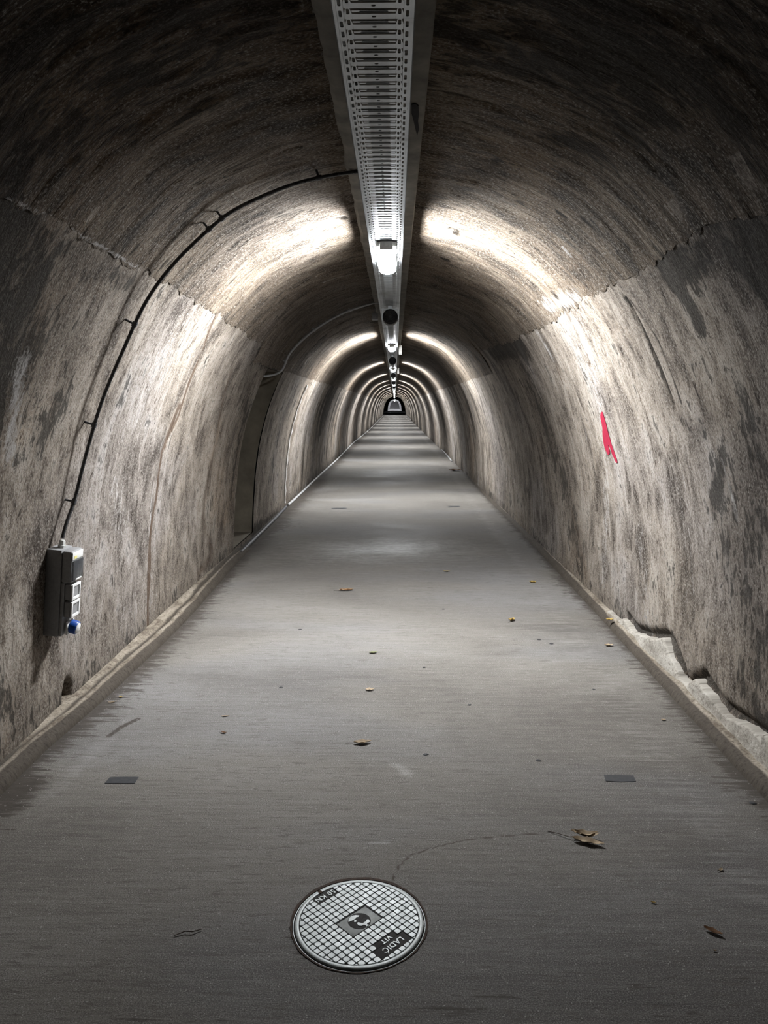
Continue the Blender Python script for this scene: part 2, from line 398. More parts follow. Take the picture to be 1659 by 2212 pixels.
def wall(side):
    sg1 = np.concatenate([np.arange(1.15,3.72,.021)]); sg1 = sg1[sg1 < S_FLOOR+.12]
    S, Y = np.meshgrid(side*sg1, YS)
    if side < 0:                                   # rows of vertices exactly on the edges of the recess
        y = YS.copy()
        for e in NICHE[:2]: y[np.argmin(abs(y-e))] = e
        s = sg1.copy()
        for e in NICHE[2:]: q = float(s_of_z(e)); s[np.argmin(abs(s-q))] = q
        S, Y = np.meshgrid(-s, y)
    X, Z, nx, nz = prof(S)
    off = bulge(S, Y) + .006*fbm(S*6, Y*22, 21+side, 3)
    R = np.zeros(S.shape); G = R.copy(); B = R.copy()
    if side < 0:
        near = .5
        R = np.maximum.reduce([paint(S,Y,[(-20,480),(20,640),(0,800)],.22,1.3), paint(S,Y,[(110,520),(160,560),(260,600),(300,620)],.06,.45),
             paint(S,Y,[(130,640),(150,820),(90,960)],.10,.35), paint(S,Y,[(552,750),(530,900),(500,1100)],.16,.42), paint(S,Y,[(560,760),(600,790)],.14,.75),
             paint(S,Y,[(640,840),(590,1000),(570,1140)],.22,.35), paint(S,Y,[(545,1150),(600,1110)],.10,.8), paint(S,Y,[(660,1085),(700,1035),(740,985)],.35,.75),
             paint(S,Y,[(700,820),(680,950),(668,1070)],.45,.30,), paint(S,Y,[(20,1520),(100,1560)],.12,.3), paint(S,Y,[(20,1600),(120,1500)],.05,.4)])
        G = np.maximum.reduce([paint(S,Y,[(468,680),(440,760),(415,815),(388,900),(352,975),(340,1070),(327,1140),(325,1220),(320,1350)],.024,1.0)*(.35+1.3*vnoise(S*5,Y*3,77)),
             paint(S,Y,[(388,880),(358,960)],.05,.9), paint(S,Y,[(500,800),(470,950),(440,1120)],.07,.55), paint(S,Y,[(440,1120),(460,1200),(430,1240)],.14,.5),
             paint(S,Y,[(230,1300),(240,1200)],.2,.4), paint(S,Y,[(300,1500),(160,1590)],.04,.3)])
        B = np.maximum.reduce([paint(S,Y,[(440,700),(415,790),(340,1000)],.02,.5), paint(S,Y,[(330,1060),(322,1230),(330,1250)],.014,.8), paint(S,Y,[(20,980),(50,780)],.08,.6),
             paint(S,Y,[(270,1330),(330,1300)],.25,.35), paint(S,Y,[(680,830),(650,1000),(640,1080)],.12,.5), paint(S,Y,[(300,900),(330,800),(400,700)],.25,.4), paint(S,Y,[(250,1060),(270,1150)],.2,.4)])
        off += dent(S,Y,(147,1500),.075,.045,.11) + dent(S,Y,(437,1236),.05,.03,.05)
        off += -.012*paint(S,Y,[(468,680),(440,760),(415,815),(388,900),(352,975),(340,1070),(327,1140),(320,1350)],.016)
        band = sstep(11.6,11.64,Y)*(1-sstep(12.15,12.19,Y)); off -= .012*band*(np.abs(S) > 1.62)
        G = np.maximum(G, band*.45*(np.abs(S) > 1.62))
    else:
        R = np.maximum.reduce([paint(S,Y,[(1659,500),(1590,505),(1540,530)],.10,1.1), paint(S,Y,[(1520,555),(1440,580),(1420,560)],.075,1.1), paint(S,Y,[(1600,560),(1659,600)],.16,.8),
             paint(S,Y,[(1350,645),(1400,740),(1430,810),(1455,880)],.016,1.1), paint(S,Y,[(1360,650),(1420,735),(1470,870)],.012,.7), paint(S,Y,[(1425,600),(1480,640),(1510,700)],.05,.6),
             paint(S,Y,[(1060,760),(1110,745),(1130,750)],.16,1.0), paint(S,Y,[(1110,760),(1150,850),(1190,960),(1230,1080),(1250,1200)],.26,.50), paint(S,Y,[(1150,830),(1210,1000),(1245,1180)],.10,.45),  # stain below the seam; broad band paints in the dimness between lamp rings
             paint(S,Y,[(1540,900),(1500,940),(1470,905)],.05,.4), paint(S,Y,[(1640,1000),(1600,1200),(1640,1450)],.25,.5), paint(S,Y,[(1560,1000),(1540,1100)],.07,.5), paint(S,Y,[(1600,1480),(1659,1560)],.1,.6),
             paint(S,Y,[(1250,1235),(1247,1215)],.03,1.0), paint(S,Y,[(1450,1370),(1470,1420),(1480,1480)],.03,.9), paint(S,Y,[(1000,830),(1040,900),(1075,1000),(1095,1100)],.4,.3)])
        G = np.maximum.reduce([paint(S,Y,[(1235,1100),(1265,1240)],.06,.5), paint(S,Y,[(1320,1100),(1345,1250)],.05,.35), paint(S,Y,[(1270,765),(1274,790)],.02,.8), paint(S,Y,[(1200,790),(1215,830)],.02,.8), paint(S,Y,[(1500,860),(1560,800)],.12,.35)])
        B = np.maximum.reduce([paint(S,Y,[(1250,700),(1290,850),(1310,1050),(1300,1250)],.16,.45), paint(S,Y,[(1380,1150),(1400,1350)],.15,.42), paint(S,Y,[(1470,1000),(1490,1200),(1500,1330)],.011,.55),
             paint(S,Y,[(1440,960),(1475,1120),(1483,1300)],.010,.5), paint(S,Y,[(1160,720),(1190,770)],.06,.6), paint(S,Y,[(1560,1000),(1590,1120)],.03,.5), paint(S,Y,[(1095,1000),(1130,1090)],.12,.4), paint(S,Y,[(1262,925),(1268,950)],.01,1.0)])
        gap = [(1355,1332),(1375,1360),(1405,1371),(1440,1372),(1458,1405),(1472,1440),(1486,1482),(1500,1468),(1520,1460),(1540,1492),(1560,1522),(1600,1550),(1659,1592)]
        R = np.maximum(R, paint(S,Y,gap,.040,.9)); off += -.035*paint(S,Y,gap,.032)  # gap is dented in and its shade painted on as well
        off += -.016*paint(S,Y,[(1350,645),(1400,740),(1430,810),(1455,880)],.016) + dent(S,Y,(1275,785),.035,.012,.03) + dent(S,Y,(1252,1215),.07,.018,.05) + dent(S,Y,(1478,1478),.10,.028,.06)
    nz_ = fbm(S*.5, Y*1.6, 40+side, 4)             # soot and lime further down the tunnel
    deep = sstep(9,15,Y)
    R = np.maximum(R, deep*sstep(.02,.22,nz_)*.7); B = np.maximum(B, deep*sstep(.02,.2,-nz_)*.5)
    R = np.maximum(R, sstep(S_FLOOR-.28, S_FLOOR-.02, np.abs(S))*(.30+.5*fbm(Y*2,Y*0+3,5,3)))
    R = np.minimum(R, .68)
    P = np.stack([X+nx*off, Y, Z+nz*off], -1)
    drop = None
    if side < 0:
        Yc = .5*(Y[:-1,:-1]+Y[1:,1:]); Zc = .5*(Z[:-1,:-1]+Z[1:,1:])
        drop = (Yc > NICHE[0]) & (Yc < NICHE[1]) & (Zc > NICHE[2]) & (Zc < NICHE[3])
    return struct(grid('wall_left' if side < 0 else 'wall_right', P, MAT['wall'], np.stack([S,Y],-1), np.stack([R,G,B],-1), drop, flip=(side > 0)))
wall_left = wall(-1); wall_right = wall(1)

def vault():
    def edge(pts, seed):
        q = sorted([(y, abs(s)) for s, y in poly_sY(pts)]); qy = np.array([a for a,_ in q]); qs = np.array([b for _,b in q])
        e = np.interp(YS, qy, qs)
        e = np.where(YS > qy[-1]+.2, 1.56, e)
        return e + .05*fbm(YS*5, YS*0+seed, seed, 3) + .05*fbm(YS*22, YS*0+seed, seed+5, 4)*np.where(YS < 8,1,.3)
    el = edge([(0,415),(60,445),(110,470),(180,510),(240,545),(300,578),(350,605),(420,650),(470,680),(520,715),(560,740)], 3)
    er = edge([(1659,452),(1600,470),(1540,482),(1500,505),(1470,525),(1430,550),(1410,565),(1370,592),(1330,607),(1290,632),(1250,652),(1200,690),(1150,715),(1100,738),(1040,758)], 8)
    u = np.linspace(-1,1,151)
    S = np.where(u[None] < 0, u[None]*el[:,None], u[None]*er[:,None]); Y = np.repeat(YS[:,None], len(u), 1)
    X, Z, nx, nz = prof(S)
    off = .004 + bulge(S, Y) + (.004+.022*fbm(S*1.6, Y*7, 14, 4))*np.clip((np.concatenate([el[:,None]]*76+[er[:,None]]*75,1)-np.abs(S))*5,0.0,1) + .009*fbm(S*5, Y*24, 77, 3)
    off += .020*(np.maximum(0, .5-np.abs(fbm(S*1.3,Y*9,55,3))*9)-.2)*.6
    for px, a, b, d in [((985,492),.035,.012,.045), ((992,500),.012,.03,.04), ((975,490),.010,.016,.03), ((962,556),.03,.012,.02), ((740,468),.018,.014,.05), ((775,473),.03,.008,.04)]:
        off += dent(S,Y,px,a,b,d)
    R = np.maximum.reduce([paint(S,Y,[(1300,60),(1600,120),(1659,260)],.35,.55), paint(S,Y,[(0,60),(250,20),(500,10)],.35,.6), paint(S,Y,[(250,150),(380,200)],.18,.5), paint(S,Y,[(0,250),(120,330)],.2,.5), paint(S,Y,[(960,60),(1020,90)],.05,.8), paint(S,Y,[(1080,120),(1250,170),(1350,280),(1400,230)],.16,.5), paint(S,Y,[(1200,300),(1300,330)],.10,.4),  # mould patches, also painting deeper shade into the near upper corners
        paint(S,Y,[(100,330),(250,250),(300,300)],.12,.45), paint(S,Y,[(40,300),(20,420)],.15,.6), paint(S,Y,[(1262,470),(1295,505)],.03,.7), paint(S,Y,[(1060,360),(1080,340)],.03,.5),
        paint(S,Y,[(975,490),(1000,500)],.012,1.1), paint(S,Y,[(955,555),(968,562)],.012,1.0), paint(S,Y,[(738,468),(744,470)],.012,1.2), paint(S,Y,[(768,474),(782,474)],.010,1.2)])  # painted shade of the small holes
    G = np.maximum(paint(S,Y,[(1050,300),(1250,420)],.2,.30), paint(S,Y,[(640,110),(560,30)],.2,.35))
    B = np.maximum.reduce([paint(S,Y,[(10,425),(60,448),(110,472),(180,512),(240,545),(300,580)],.012,.75), paint(S,Y,[(1180,660),(1250,640)],.08,.6), paint(S,Y,[(1220,535),(1235,550)],.03,.7), paint(S,Y,[(700,610),(760,590)],.025,.7)])
    n = fbm(S*.5, Y*1.6, 90, 4); deep = sstep(6,10,Y)
    R = np.maximum(R, deep*(.06+sstep(.0,.22,n)*.3))
    R = np.minimum(R, .68)
    for hp, hw in (([(973,486),(986,492),(1000,494)],.016), ([(984,496),(990,503)],.014), ([(955,554),(970,560)],.014), ([(738,467),(744,470)],.016), ([(768,473),(782,473)],.010), ([(1205,455),(1225,470)],.010)):
        R = np.maximum(R, paint(S,Y,hp,hw,1.4))  # shade inside the chipped holes, painted over the dents
    P = np.stack([X+nx*off, Y, Z+nz*off], -1)
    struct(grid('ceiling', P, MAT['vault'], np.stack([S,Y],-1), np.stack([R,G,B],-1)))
vault()

# recess in the left wall
y0,y1,z0,z1 = NICHE
nb = MB(); xo = -2.25
def xw(z): return XC-float(half_width(z))-.012
for a, b in ((y0,y1),):
    zs = np.linspace(z0,z1,16)
    for y in (a,b):
        A = [nb.b.verts.new((xw(z),y,z)) for z in zs]; Bk = [nb.b.verts.new((xo,y,z)) for z in zs]
        for k in range(15): nb.b.faces.new((A[k],A[k+1],Bk[k+1],Bk[k]))
    for z in (z0,z1):
        nb.b.faces.new([nb.b.verts.new(p) for p in ((xw(z),a,z),(xo,a,z),(xo,b,z),(xw(z),b,z))])
    nb.b.faces.new([nb.b.verts.new(p) for p in ((xo,a,z0),(xo,b,z0),(xo,b,z1),(xo,a,z1))])
o = nb.obj('recess_lining', MAT['niche'], wall_left, smooth=False); struct(o)
# raised white joint bead further along the left wall
ss = np.linspace(1.66, S_FLOOR-.06, 40)
from mathutils.bvhtree import BVHTree
BV = {-1: BVHTree.FromObject(wall_left, bpy.context.evaluated_depsgraph_get()), 1: BVHTree.FromObject(wall_right, bpy.context.evaluated_depsgraph_get())}
def snap(p, off, side):
    p = Vector(p); x,z,nx,nz = prof(side*float(s_of_z(p.z))); d = Vector((float(nx),0,float(nz)))
    h = BV[side].ray_cast(p+d*.3, -d); return np.array((h[0] if h[0] else p)+d*off)
pts = [snap(wall_point(-s, 11.56+.02*math.sin(s*4), 0), .006, -1) for s in ss]
o = MB().tube(pts, [.020+.007*math.sin(k*1.3) for k in range(40)], 8).obj('joint_bead', MAT['limeline'], wall_left)
o['label'] = 'white mortar bead running down the joint'

# ------------------------------------------------------------------ floor and kerbs
KL = [(on_floor(*p)[1], on_floor(*p)[0]) for p in [(0,1722),(100,1622),(180,1552),(250,1490),(330,1413),(400,1345),(470,1265),(520,1208)]]
KR = [(on_floor(*p)[1], on_floor(*p)[0]) for p in [(1659,1735),(1600,1672),(1500,1560),(1400,1450),(1300,1340),(1180,1210),(1120,1145),(1060,1085),(985,1000)]]
def kerb_x(y, side):
    q = np.array(KL if side < 0 else KR); return np.interp(y, q[:,0], q[:,1])
fx = np.concatenate([np.arange(-1.85,1.75,.0165)])
fy = np.concatenate([np.arange(-3,1.4,.12), np.arange(1.4,4.6,.0135), np.arange(4.6,12,.045), np.arange(12,40,.25), np.arange(40,116.3,1.0)])
X, Y = np.meshgrid(fx, fy)
def fpaint(pts, wd, val=1.0):
    q = [tuple(on_floor(*p)[:2]) for p in pts]; best = np.full(X.shape, 1e9)
    if len(q) == 1: q = [q[0], (q[0][0]+1e-4,q[0][1])]
    for (a,b),(c,d) in zip(q[:-1],q[1:]):
        dx,dy = c-a,d-b; t = np.clip(((X-a)*dx+(Y-b)*dy)/(dx*dx+dy*dy+1e-12),0,1)
        best = np.minimum(best, (X-a-t*dx)**2+(Y-b-t*dy)**2)
    return val*np.exp(-best/(wd*wd))
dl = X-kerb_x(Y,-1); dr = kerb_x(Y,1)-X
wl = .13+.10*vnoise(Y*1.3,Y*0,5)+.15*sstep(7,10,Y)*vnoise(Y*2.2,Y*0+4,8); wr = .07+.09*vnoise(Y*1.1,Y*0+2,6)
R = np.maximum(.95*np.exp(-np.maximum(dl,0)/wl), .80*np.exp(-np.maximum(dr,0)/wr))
R = np.maximum.reduce([R, fpaint([(10,1740),(60,1690)],.12,.9), fpaint([(235,1590),(262,1570),(300,1552)],.018,1.0), fpaint([(1560,1650),(1640,1720)],.06,.7),
    fpaint([(1500,1640),(1560,1700)],.10,.45), fpaint([(1420,1565),(1470,1580)],.08,.4), fpaint([(860,2180),(1100,2200)],.06,.4), fpaint([(1000,2130),(1300,2180),(1659,2150)],.16,.26), fpaint([(0,2180),(400,2212)],.16,.22)])
crack = np.maximum.reduce([fpaint([(848,1900),(860,1872),(885,1848),(930,1832),(1000,1815),(1080,1806),(1160,1800)],.0070,.85), fpaint([(590,1860),(640,1890)],.006,.4)])
G = np.maximum.reduce([crack, fpaint([(1115,1260),(1140,1330)],.10,.30), fpaint([(1100,1480),(1105,1550)],.02,.35)])
ring = np.hypot(X+.1075, Y-2.109)
R = np.maximum(R, .55*np.exp(-np.maximum(ring-.205,0)/.03)*(ring > .15))
B = np.maximum.reduce([fpaint([(860,1655),(880,1670)],.035,.35), fpaint([(800,1820),(840,1818)],.015,.4), .22*np.exp(-(dr-.30)**2/.02), fpaint([(640,1190),(960,1190)],.9,.30), fpaint([(700,1020),(960,1020)],2.0,.22), fpaint([(100,1720),(230,1600)],.07,.3)])
rr = np.hypot(X+.1075, Y-2.109); near = np.abs(rr-.2085) < .0095; k_ = np.where(near, .2085/np.maximum(rr,1e-6), 1.0)
X, Y = -.1075+(X+.1075)*k_, 2.109+(Y-2.109)*k_; rr = np.hypot(X+.1075, Y-2.109); q_ = rr < .2086
hole = q_[:-1,:-1] & q_[1:,:-1] & q_[:-1,1:] & q_[1:,1:]
Zf = .0015*fbm(X*1.5, Y*9, 2, 3)-.003*crack
floor_o = struct(grid('floor', np.stack([X,Y,Zf],-1), MAT['floor'], np.stack([X,Y],-1), np.stack([R,G,B],-1), hole))

def kerb(side):
    ys = np.concatenate([np.arange(-3,1.6,.1), np.arange(1.6,8.1 if side < 0 else 9.0,.02)])
    if side > 0: ys = np.concatenate([ys, np.arange(9.0,22,.1)])
    # across: floor edge, face, rounded top, gutter, foot of the wall
    prof_k = [(0,-.02),(.004,.012),(.012,.030),(.032,.048),(.062,.055),(.085,.046),(.096,.026),(.108,.024),(.120,.034),(.14,.045),(.20,.05)] if side < 0 else \
             [(0,-.02),(.006,.014),(.016,.032),(.034,.044),(.06,.05),(.085,.052),(.11,.054),(.14,.066),(.19,.09)]
    U, Yg = np.meshgrid(np.array([p[0] for p in prof_k]), ys)
    H = np.repeat(np.array([p[1] for p in prof_k])[None], len(ys), 0)
    thin = 1-.55*sstep(6.5,9,Yg) if side < 0 else 1-.5*sstep(6,12,Yg)
    base = kerb_x(Yg, side) + .010*fbm(Yg*4, Yg*0+side, 61, 3)
    Xg = base + side*(U*(1+.3*fbm(Yg*2,U*0,12,3)))
    Hg = H*thin*(1+.35*fbm(Yg*5, U*14, 71+side, 4)) + .006*fbm(Yg*18, U*40, 5, 3)
    Hg[:,0] = -.01
    R = np.interp(U, [0,.020,.034,.048], [1.5,1.4,.8,.0])+np.interp(U,[.088,.1,.112,.13],[0,.85 if side < 0 else .4,.85 if side < 0 else .4,.1])+.4*sstep(5.5,8,Yg)+.9*fbm(Yg*1.7,U*9,19,4)
    B = np.interp(U,[.04,.055,.075,.09],[0,.4,.4,0])*(1+1.5*fbm(Yg*2.3,U*7,23,3))
    return struct(grid('trim_1' if side < 0 else 'trim_2', np.stack([Xg,Yg,Hg],-1), MAT['kerb'], np.stack([U*1.0,Yg],-1), np.stack([R,R*0,B],-1), flip=(side < 0)))
kerb(-1); kerb(1)

# jagged mortar skirting at the foot of the right wall
top = sorted([(on_wall(*p)[1], on_wall(*p)[0]) for p in [(1659,1605),(1640,1585),(1625,1572),(1600,1560),(1570,1545),(1550,1520),(1530,1490),(1510,1465),(1497,1477),(1485,1492),
              (1470,1450),(1455,1420),(1440,1378),(1420,1382),(1400,1378),(1372,1366),(1352,1336),(1336,1342),(1325,1352)]])
ty = np.array([a for a,_ in top]); tS = np.array([b for _,b in top])
ys = np.concatenate([np.arange(-2.5,2.2,.05), np.arange(2.2, ty[-1]+.05, .012)])
te = np.interp(ys, ty, tS, left=tS[0]-.04) + .02*fbm(ys*14, ys*0, 33, 3)
te = np.minimum(te, S_FLOOR-.06)
k = np.linspace(0,1,14); Yg = np.repeat(ys[:,None],16,1)
Sg = S_FLOOR-.02 + (te[:,None]-(S_FLOOR-.02))*k[None]
Sg = np.concatenate([Sg, Sg[:,-1:]-.004, Sg[:,-1:]-.004],1)
Xg,Zg,nx,nz = prof(Sg)
of = np.concatenate([np.linspace(.045,.024,14),[.012,-.03]])[None]*np.ones((len(ys),1)) + .024*fbm(Sg*9,Yg*9,44,5)*np.concatenate([np.ones(14),[.5,0]])
struct(grid('trim_3', np.stack([Xg+nx*of,Yg,Zg+nz*of],-1), MAT['mortar'], np.stack([Sg,Yg],-1), np.stack([0*Sg,0*Sg,.4+0*Sg],-1)))

# ------------------------------------------------------------------ plaster strip along the crown
ys = np.concatenate([np.arange(-3,1.2,.1), np.arange(1.2,7,.02), np.arange(7,116.3,.25)])
xl = -.235 + .010*fbm(ys*6, ys*0, 3, 4)*np.where(ys < 6,2.2,1); xr = .112 + .004*fbm(ys*3, ys*0, 9, 3)
cs = np.stack([np.stack([xl,ys,0*ys+2.78],-1), np.stack([xl+.002,ys,2.712+.008*fbm(ys*5,ys*0,4,3)],-1), np.stack([xl+.02,ys,0*ys+2.703],-1),
               np.stack([xr-.006,ys,0*ys+2.700],-1), np.stack([xr,ys,0*ys+2.706],-1), np.stack([xr,ys,0*ys+2.78],-1)],1)
struct(grid('trim_4', cs, MAT['strip'], cs[:,:,:2], None, smooth=False, flip=True))

def on_ceiling(px, py, z):
    v = ray(px, py); t_ = (z-EYE)/v[2]; return (v[0]*t_, v[1]*t_)
P = [on_ceiling(*p, 2.697) for p in [(889,225),(897,223),(904,228),(905,244),(903,262),(905,278),(901,292),(897,276),(893,258),(889,244)]]; c_ = np.mean(P,axis=0)
o = MB().prism([tuple(np.array(q)-c_) for q in P], -.004, .0).obj('hole_patch', MAT['pit'], smooth=False); o.location = (c_[0],c_[1],2.6985); tag(o, 'black patch standing in for a torn hole in the plaster strip right of the cable tray', 'hole patch')  # thin black piece in place of the shade inside a torn hole

# ------------------------------------------------------------------ cable tray: perforated sections end to end
TX0, TX1, TZ = -.156, .048, 2.552
TW = TX1-TX0
def slotted_plate(length, fine=True):
    """tray floor with oblong slots near both edges, cross slots and round holes along the middle, all cut through"""
    b = bmesh.new(); pitch = .052; nrow = int(round(length/pitch)); pitch = length/nrow
    def cell(x0,x1,y0,y1,hole):                    # rectangle with one hole (polygon) in it
        n = len(hole); cx, cy = (x0+x1)/2, (y0+y1)/2
        outer = []
        for hx, hy in hole:                        # project each hole vertex onto the rectangle
            dx, dy = hx-cx, hy-cy; k = min((x1-x0)/2/max(abs(dx),1e-9), (y1-y0)/2/max(abs(dy),1e-9)); outer.append((cx+dx*k, cy+dy*k))
        O = [b.verts.new((x,y,0)) for x,y in outer]; I = [b.verts.new((x,y,0)) for x,y in hole]
        E_ = [b.verts.new((x+(cx-x)*.10,y+(cy-y)*.10,.003)) for x,y in hole]
        for k in range(n):
            b.faces.new((O[k],O[(k+1)%n],I[(k+1)%n],I[k])); b.faces.new((I[k],I[(k+1)%n],E_[(k+1)%n],E_[k]))
        for q in ((x0,y0),(x1,y0),(x1,y1),(x0,y1)):  # corners the projection left out
            near = sorted(range(n), key=lambda k: (outer[k][0]-q[0])**2+(outer[k][1]-q[1])**2)[:2]
            near.sort(); 
            if (near[1]-near[0]) % n not in (1, n-1): continue
            v = b.verts.new((*q,0)); 
            try: b.faces.new((O[near[0]],v,O[near[1]]))
            except ValueError: pass
    def oblong(cx,cy,hw,hl,n=4):
        r = min(hw,hl); p = []
        for k in range(4*n):
            a = 2*math.pi*(k+.5)/(4*n); ux = cx+(hw-r)*(1 if math.cos(a) > 0 else -1)+r*math.cos(a); uy = cy+(hl-r)*(1 if math.sin(a) > 0 else -1)+r*math.sin(a); p.append((ux,uy))
        return p
    def quad(x0,x1,y0,y1): b.faces.new([b.verts.new((x,y,0)) for x,y in ((x0,y0),(x1,y0),(x1,y1),(x0,y1))])
    n = 3 if fine else 2
    for k in range(nrow):
        y = k*pitch; h = pitch
        xs = [0,.008,.022,.040,.046,.0495,.1545,.158,.164,.182,.196,TW]
        quad(0,.010,y,y+h); cell(.010,.028,y,y+h,oblong(.019,y+h*.5,.0042,h*.30,n))
        cell(.028,.048,y,y+h,oblong(.038,y+h*.30,.0042,h*.26,n)) 
        cell(.048,.156,y,y+h*.52,oblong(.102,y+h*.26,.036,.0024,n)); quad(.048,.092,y+h*.52,y+h); quad(.112,.156,y+h*.52,y+h)
        cell(.092,.112,y+h*.52,y+h,oblong(.102,y+h*.76,.0055,.0045,n))
        cell(.156,.176,y,y+h,oblong(.166,y+h*.30,.0042,h*.26,n)); cell(.176,.194,y,y+h,oblong(.185,y+h*.5,.0042,h*.30,n)); quad(.194,TW,y,y+h)
        # rolled lip along the cross slot
        r = .0016; x0, x1 = .064, .140; yy = y+h*.26+.0042
        A = [b.verts.new((x0,yy-r,0)),b.verts.new((x0+.004,yy,-r)),b.verts.new((x0,yy+r*1.6,0))]; Bv = [b.verts.new((x1,yy-r,0)),b.verts.new((x1-.004,yy,-r)),b.verts.new((x1,yy+r*1.6,0))]
        b.faces.new((A[0],Bv[0],Bv[1],A[1])); b.faces.new((A[1],Bv[1],Bv[2],A[2]))
    me = bpy.data.meshes.new('tray_plate'); b.to_mesh(me); b.free(); me.materials.append(MAT['steel']); return me
SEC = 3.0; first = 4.60-3*SEC/2-.0
TENS = ['','','twenty','thirty']; NUM = 'zeroth first second third fourth fifth sixth seventh eighth ninth tenth eleventh twelfth thirteenth fourteenth fifteenth sixteenth seventeenth eighteenth nineteenth'.split()
NUM += ['twentieth']+['twenty-'+w_ for w_ in NUM[1:10]]+['thirtieth']+['thirty-'+w_ for w_ in NUM[1:10]]+['fortieth']
joints = [-1.4,1.6,4.6]
while joints[-1] < 113: joints.append(joints[-1]+SEC)
plate = slotted_plate(SEC-.004)
def flange_mesh(x):
    m = MB(); m.box(x-.0012,x+.0012,0,SEC-.004,0,.06); m.box(x-.0012 if x < .1 else x-.012, x+.012 if x < .1 else x+.0012, 0,SEC-.004,.058,.060); return m.mesh('side_flange', MAT['steel'])
fl = [flange_mesh(.0012), flange_mesh(TW-.0012)]
hook = MB(); hook.box(.02,.03,1.0,1.03,.06,.155); hook.box(TW-.03,TW-.02,1.0,1.03,.06,.155); hook.box(.005,TW-.005,1.0,1.03,.003,.009); hook = hook.mesh('hanger', MAT['steel'])
joint = MB(); joint.box(.004,TW-.004,SEC-.03,SEC+.026,.0036,.0056); joint = joint.mesh('joint_plate', MAT['steel'])
for i, y in enumerate(joints[:-1]):
    lab = ['perforated galvanised cable tray section overhead in front of the first lamp', 'galvanised cable tray section overhead from the first lamp towards the first loudspeaker'][min(max(i-1,0),1)]
    if i == 0: continue
    if i >= 3: lab = f'{NUM[i]} galvanised cable tray section along the tunnel ceiling, counted from the viewer'
    t = thing('cable_tray', lab, 'cable tray', (TX0,y,TZ), 'cable tray sections along the crown')
    link('tray_plate', plate, t)
    for f in fl: link('side_flange', f, t)
    link('hanger', hook, t); 
    if i < len(joints)-2: link('joint_plate', joint, t)

# ------------------------------------------------------------------ lamps, loudspeakers
LX, LL, LW = -.052, .66, .060
ORD = 'first second third fourth fifth sixth seventh eighth ninth tenth eleventh twelfth thirteenth fourteenth'.split()
def d_profile(mb, y0, y1, hw, zt, zb, n=10):
    pts = [(hw,zt)]+[(hw*math.cos(a), zt+(zb-zt)*(.35+.65*math.sin(a))) for a in np.linspace(0,math.pi,n)]+[(-hw,zt)]
    A = [mb.b.verts.new((x,y0,z)) for x,z in pts]; Bv = [mb.b.verts.new((x,y1,z)) for x,z in pts]
    m = len(pts)
    for k in range(m): mb.b.faces.new((A[k],A[(k+1)%m],Bv[(k+1)%m],Bv[k]))
    mb.b.faces.new(A); mb.b.faces.new(Bv); return mb
hous = MB(); hous.box(-LW,LW,-LL/2,LL/2,-.030,-.001,.006); hous = hous.mesh('housing', MAT['cream'], True)
diff = d_profile(MB(), -LL/2+.004, LL/2-.004, LW*.95, -.030, -.080).mesh('diffuser', MAT['lamp'], True)
capm = MB(); capm.box(-.040,.040,-.008,.008,-.050,-.002,.005); capm.box(-.012,.012,-.011,.011,-.030,-.012,.003); capm = capm.mesh('end_cap', MAT['cream'], True)
clip = MB(); clip.box(LW-.001,LW+.004,-.012,.012,-.045,-.012,.001); clip = clip.mesh('clip', MAT['steel'])
LD = {}
for i, y in enumerate(LAMP_Y):
    t = thing('tube_lamp', f'{ORD[i]} glowing white tube lamp under the cable tray, counted from the viewer', 'lamp', (LX,y,TZ-.004), 'tube lamps under the cable tray')
    link('housing', hous, t); df = link('diffuser', diff, t)
    for nm, pw, wd, spread, m4 in (('down_light', LAMP_DOWN, .10, 138, Matrix.Translation((0,0,-.0815))),
                                   ('side_light', LAMP_SIDE, .038, 142, Matrix.Translation((-.0605,0,-.052)) @ Matrix.Rotation(math.radians(76),4,'Y')),
                                   ('side_light', LAMP_SIDE, .038, 142, Matrix.Translation((.0605,0,-.052)) @ Matrix.Rotation(math.radians(-76),4,'Y'))):
        if nm not in LD:
            ld = bpy.data.lights.new(nm, 'AREA'); ld.shape = 'RECTANGLE'; ld.size = wd; ld.size_y = LL-.04; ld.energy = pw; ld.spread = math.radians(spread); ld.color = (.95,.98,1.0); LD[nm] = ld
        lo = bpy.data.objects.new(nm, LD[nm]); C.objects.link(lo); lo.parent = t; lo.matrix_local = m4
    for e in (-1,1): link('end_cap', capm, t, Matrix.Translation((0,e*(LL/2+.004),0)))
    for e in (-.3,.3):
        for sd in (0,1):
            link('clip', clip, t, Matrix.Translation((0,e*LL,0)) @ Matrix.Rotation(math.pi*sd,4,'Z'))
spk = MB().lathe([(.001,.012),(.060,.010),(.068,.006),(.072,0),(.074,.02),(.074,.155),(.070,.17),(.001,.172)], 'Y', 40).mesh('drum', MAT['black'], True)
gr = MB()
for r in (.012,.024,.036,.048,.058): gr.lathe([(r,-.001),(r+.004,-.004),(r+.008,-.001),(r+.008,.010),(r,.010)], 'Y', 32, close=True)
gr = gr.mesh('grille', MAT['black'], True)
brk = MB(); brk.box(-.080,-.076,.06,.09,-.02,.078); brk.box(.076,.080,.06,.09,-.02,.078); brk.box(-.080,.080,.06,.09,.076,.080); brk.box(-.02,.02,.06,.09,.078,.110); brk = brk.mesh('bracket', MAT['steel'])
for i, y in enumerate([7.4,14.8,22.3,30.2,38.2]):
    t = thing('loudspeaker', f'{ORD[i]} round black loudspeaker hanging below the cable tray, counted from the viewer', 'loudspeaker', (-.047,y,2.440), 'round loudspeakers under the tray')
    link('drum', spk, t); link('grille', gr, t); link('bracket', brk, t)
